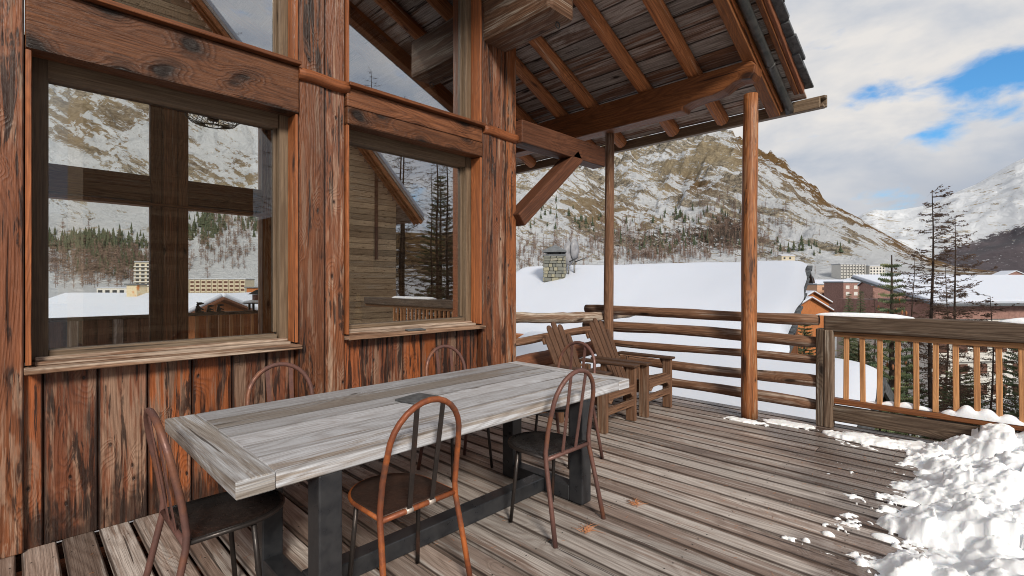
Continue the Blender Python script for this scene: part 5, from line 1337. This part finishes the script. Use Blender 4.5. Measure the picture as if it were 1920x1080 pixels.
spruce("green_spruce", "low spruce whose branches show under the foot beam of the railing", at(1650, 7.6), hh(752, 7.6), 1.5, 23, "spruces below the deck", .5, pw=.7)
spruce("green_spruce", "dense green spruce between the third and sixth balusters", at(1700, 12), hh(655, 12), 1.7, 27, "spruces below the deck", .45, pw=.8, dens=.6)
spruce("green_spruce", "dense green spruce behind the first two balusters", at(1610, 13), hh(640, 13), 1.9, 28, "spruces below the deck", .45, pw=.7)
spruce("green_spruce", "low grey green spruce behind the two larch trunks", at(1800, 16), hh(690, 16), 2.2, 29, "spruces below the deck", .45, pw=.7)
spruce("green_spruce", "distant small spruce beside the peach building", (*at(1592, 40)[:2], -12), hh(548, 40, -12), 1.7, 24, "spruces below the deck", .2, dens=.6)
spruce("green_spruce", "distant small spruce in front of the red brown building", (*at(1614, 44)[:2], -12), hh(541, 44, -12), 1.7, 25, "spruces below the deck", .2, dens=.6)
larch("bare_larch", "slim larch between the cone spruce and the tallest larch", at(1712, 16), hh(470, 16), .07, 1.7, 110, 16, "bare larches beyond the deck", dens=.8)
larch("bare_larch", "bushy olive larch between the cone spruce and the peach building", (*at(1640, 30)[:2], -10), hh(548, 30, -10), .12, 2.2, 80, 15, "bare larches beyond the deck", dens=.6)
spruce("green_spruce", "round topped spruce showing between the logs at the square post", at(1508, 19, -9), hh(600, 19, -9), 2.0, 26, "spruces below the deck", .4, dens=.8)

# ------------------------------------------------------------------ behind the camera, mirrored by the windows
def mirror_chalet(name, label, tipx, tipz, y, half, dep, wall):
    """lean-to: one steep slope falling to +x from a high back wall"""
    t = thing(name, label, "house", (tipx - half, y, 0)); rise = half * 1.08; ap = tipz + rise
    wb = MB(); z = -8.5
    while z < ap - .6:
        x1 = min(half - 1.2, (ap - .25 - z - .3) / 1.08)
        if x1 > .1: wb.box((x1 / 2, -.95, z + .15), (x1, .1, .285), 0)
        z += .3
    wb.box(((half - 1.3) / 2, -5, (tipz - 8) / 2), (half - 1.3, 8, tipz + 8), 2); wb.build("walls", wall, t)
    MB().box((half * .62, -.87, tipz + .4), (.16, .1, 5.2), 2).build("corner_board", W_DIM, t)
    L_ = math.hypot(half, rise); M = Matrix.Rotation(math.atan2(rise, half), 3, 'Y'); c = Vector((half / 2, -dep / 2, (tipz + ap) / 2))
    MB().box(c, (L_, dep, .14), 1, M).build("roof", W_ROOF, t); MB().box(c + Vector((.1, 0, .17)), (L_ - .1, dep - .1, .22), 0, M).build("snow_layer", M_ROOFSNOW, t, .06)
    for j in range(3): MB().box(c + Vector((-.1, dep / 2 - .1 - .3 * j, -.16)), (L_, .12, .18), 0, M).build("rafter", W_RAFT, t)
    return t
mirror_chalet("steep_chalet", "steep snow edged chalet roof mirrored in the right window", 15.8, 4.9, -14.4, 6.3, 9, W_INT)
mirror_chalet("steep_chalet", "taller steep chalet roof mirrored in the upper left window", 9.6, 10.4, -17.5, 7.6, 9, W_INT)
src = larch("bare_larch", "bare larch mirrored beside the steep chalet", (19.5, -15, -8.5), 19, .16, 2.6, 150, 31, "bare larches mirrored in the windows", dens=.55)
for i, (x, y, s_) in enumerate(((22, -18, 1.0), (25, -16, 1.1), (24.5, -21, 1.2), (29, -19, 1.05), (17.5, -22, 1.2), (20.5, -24, 1.25), (28, -25, 1.2), (33, -24, 1.2), (13.5, -27, 1.35), (9.5, -26, 1.35))):
    dup(src, (x, y, -8.5), i * 1.3, "bare larch of the wood mirrored in the windows", None, (s_, s_, s_))

sp0 = spruce("green_spruce", "dark spruce of the wood mirrored in the windows", (31, -20, -8.5), 7.5, 1.5, 41, "spruces mirrored in the windows", .1, dens=.7); sp0.scale = (2.2, 2.2, 2.2)
dup(sp0, (26.5, -27, -8.5), 2.1, "dark spruce of the wood mirrored in the windows", None, (2.6, 2.6, 2.6))
for i, (x, y, k) in enumerate(((18.2, -17, .9), (20.6, -18.5, 1.1), (23.4, -15.5, 1.0), (26.5, -19.5, 1.1), (17.8, -19.5, 1.15), (22.0, -21.5, 1.2), (25.5, -23, 1.25), (30, -22, 1.2), (19.8, -27, 1.4), (16.6, -30, 1.5))):
    dup(src, (x, y, -8.5), i * 1.7 + .4, "bare larch of the wood mirrored in the windows", None, (k, k, k))
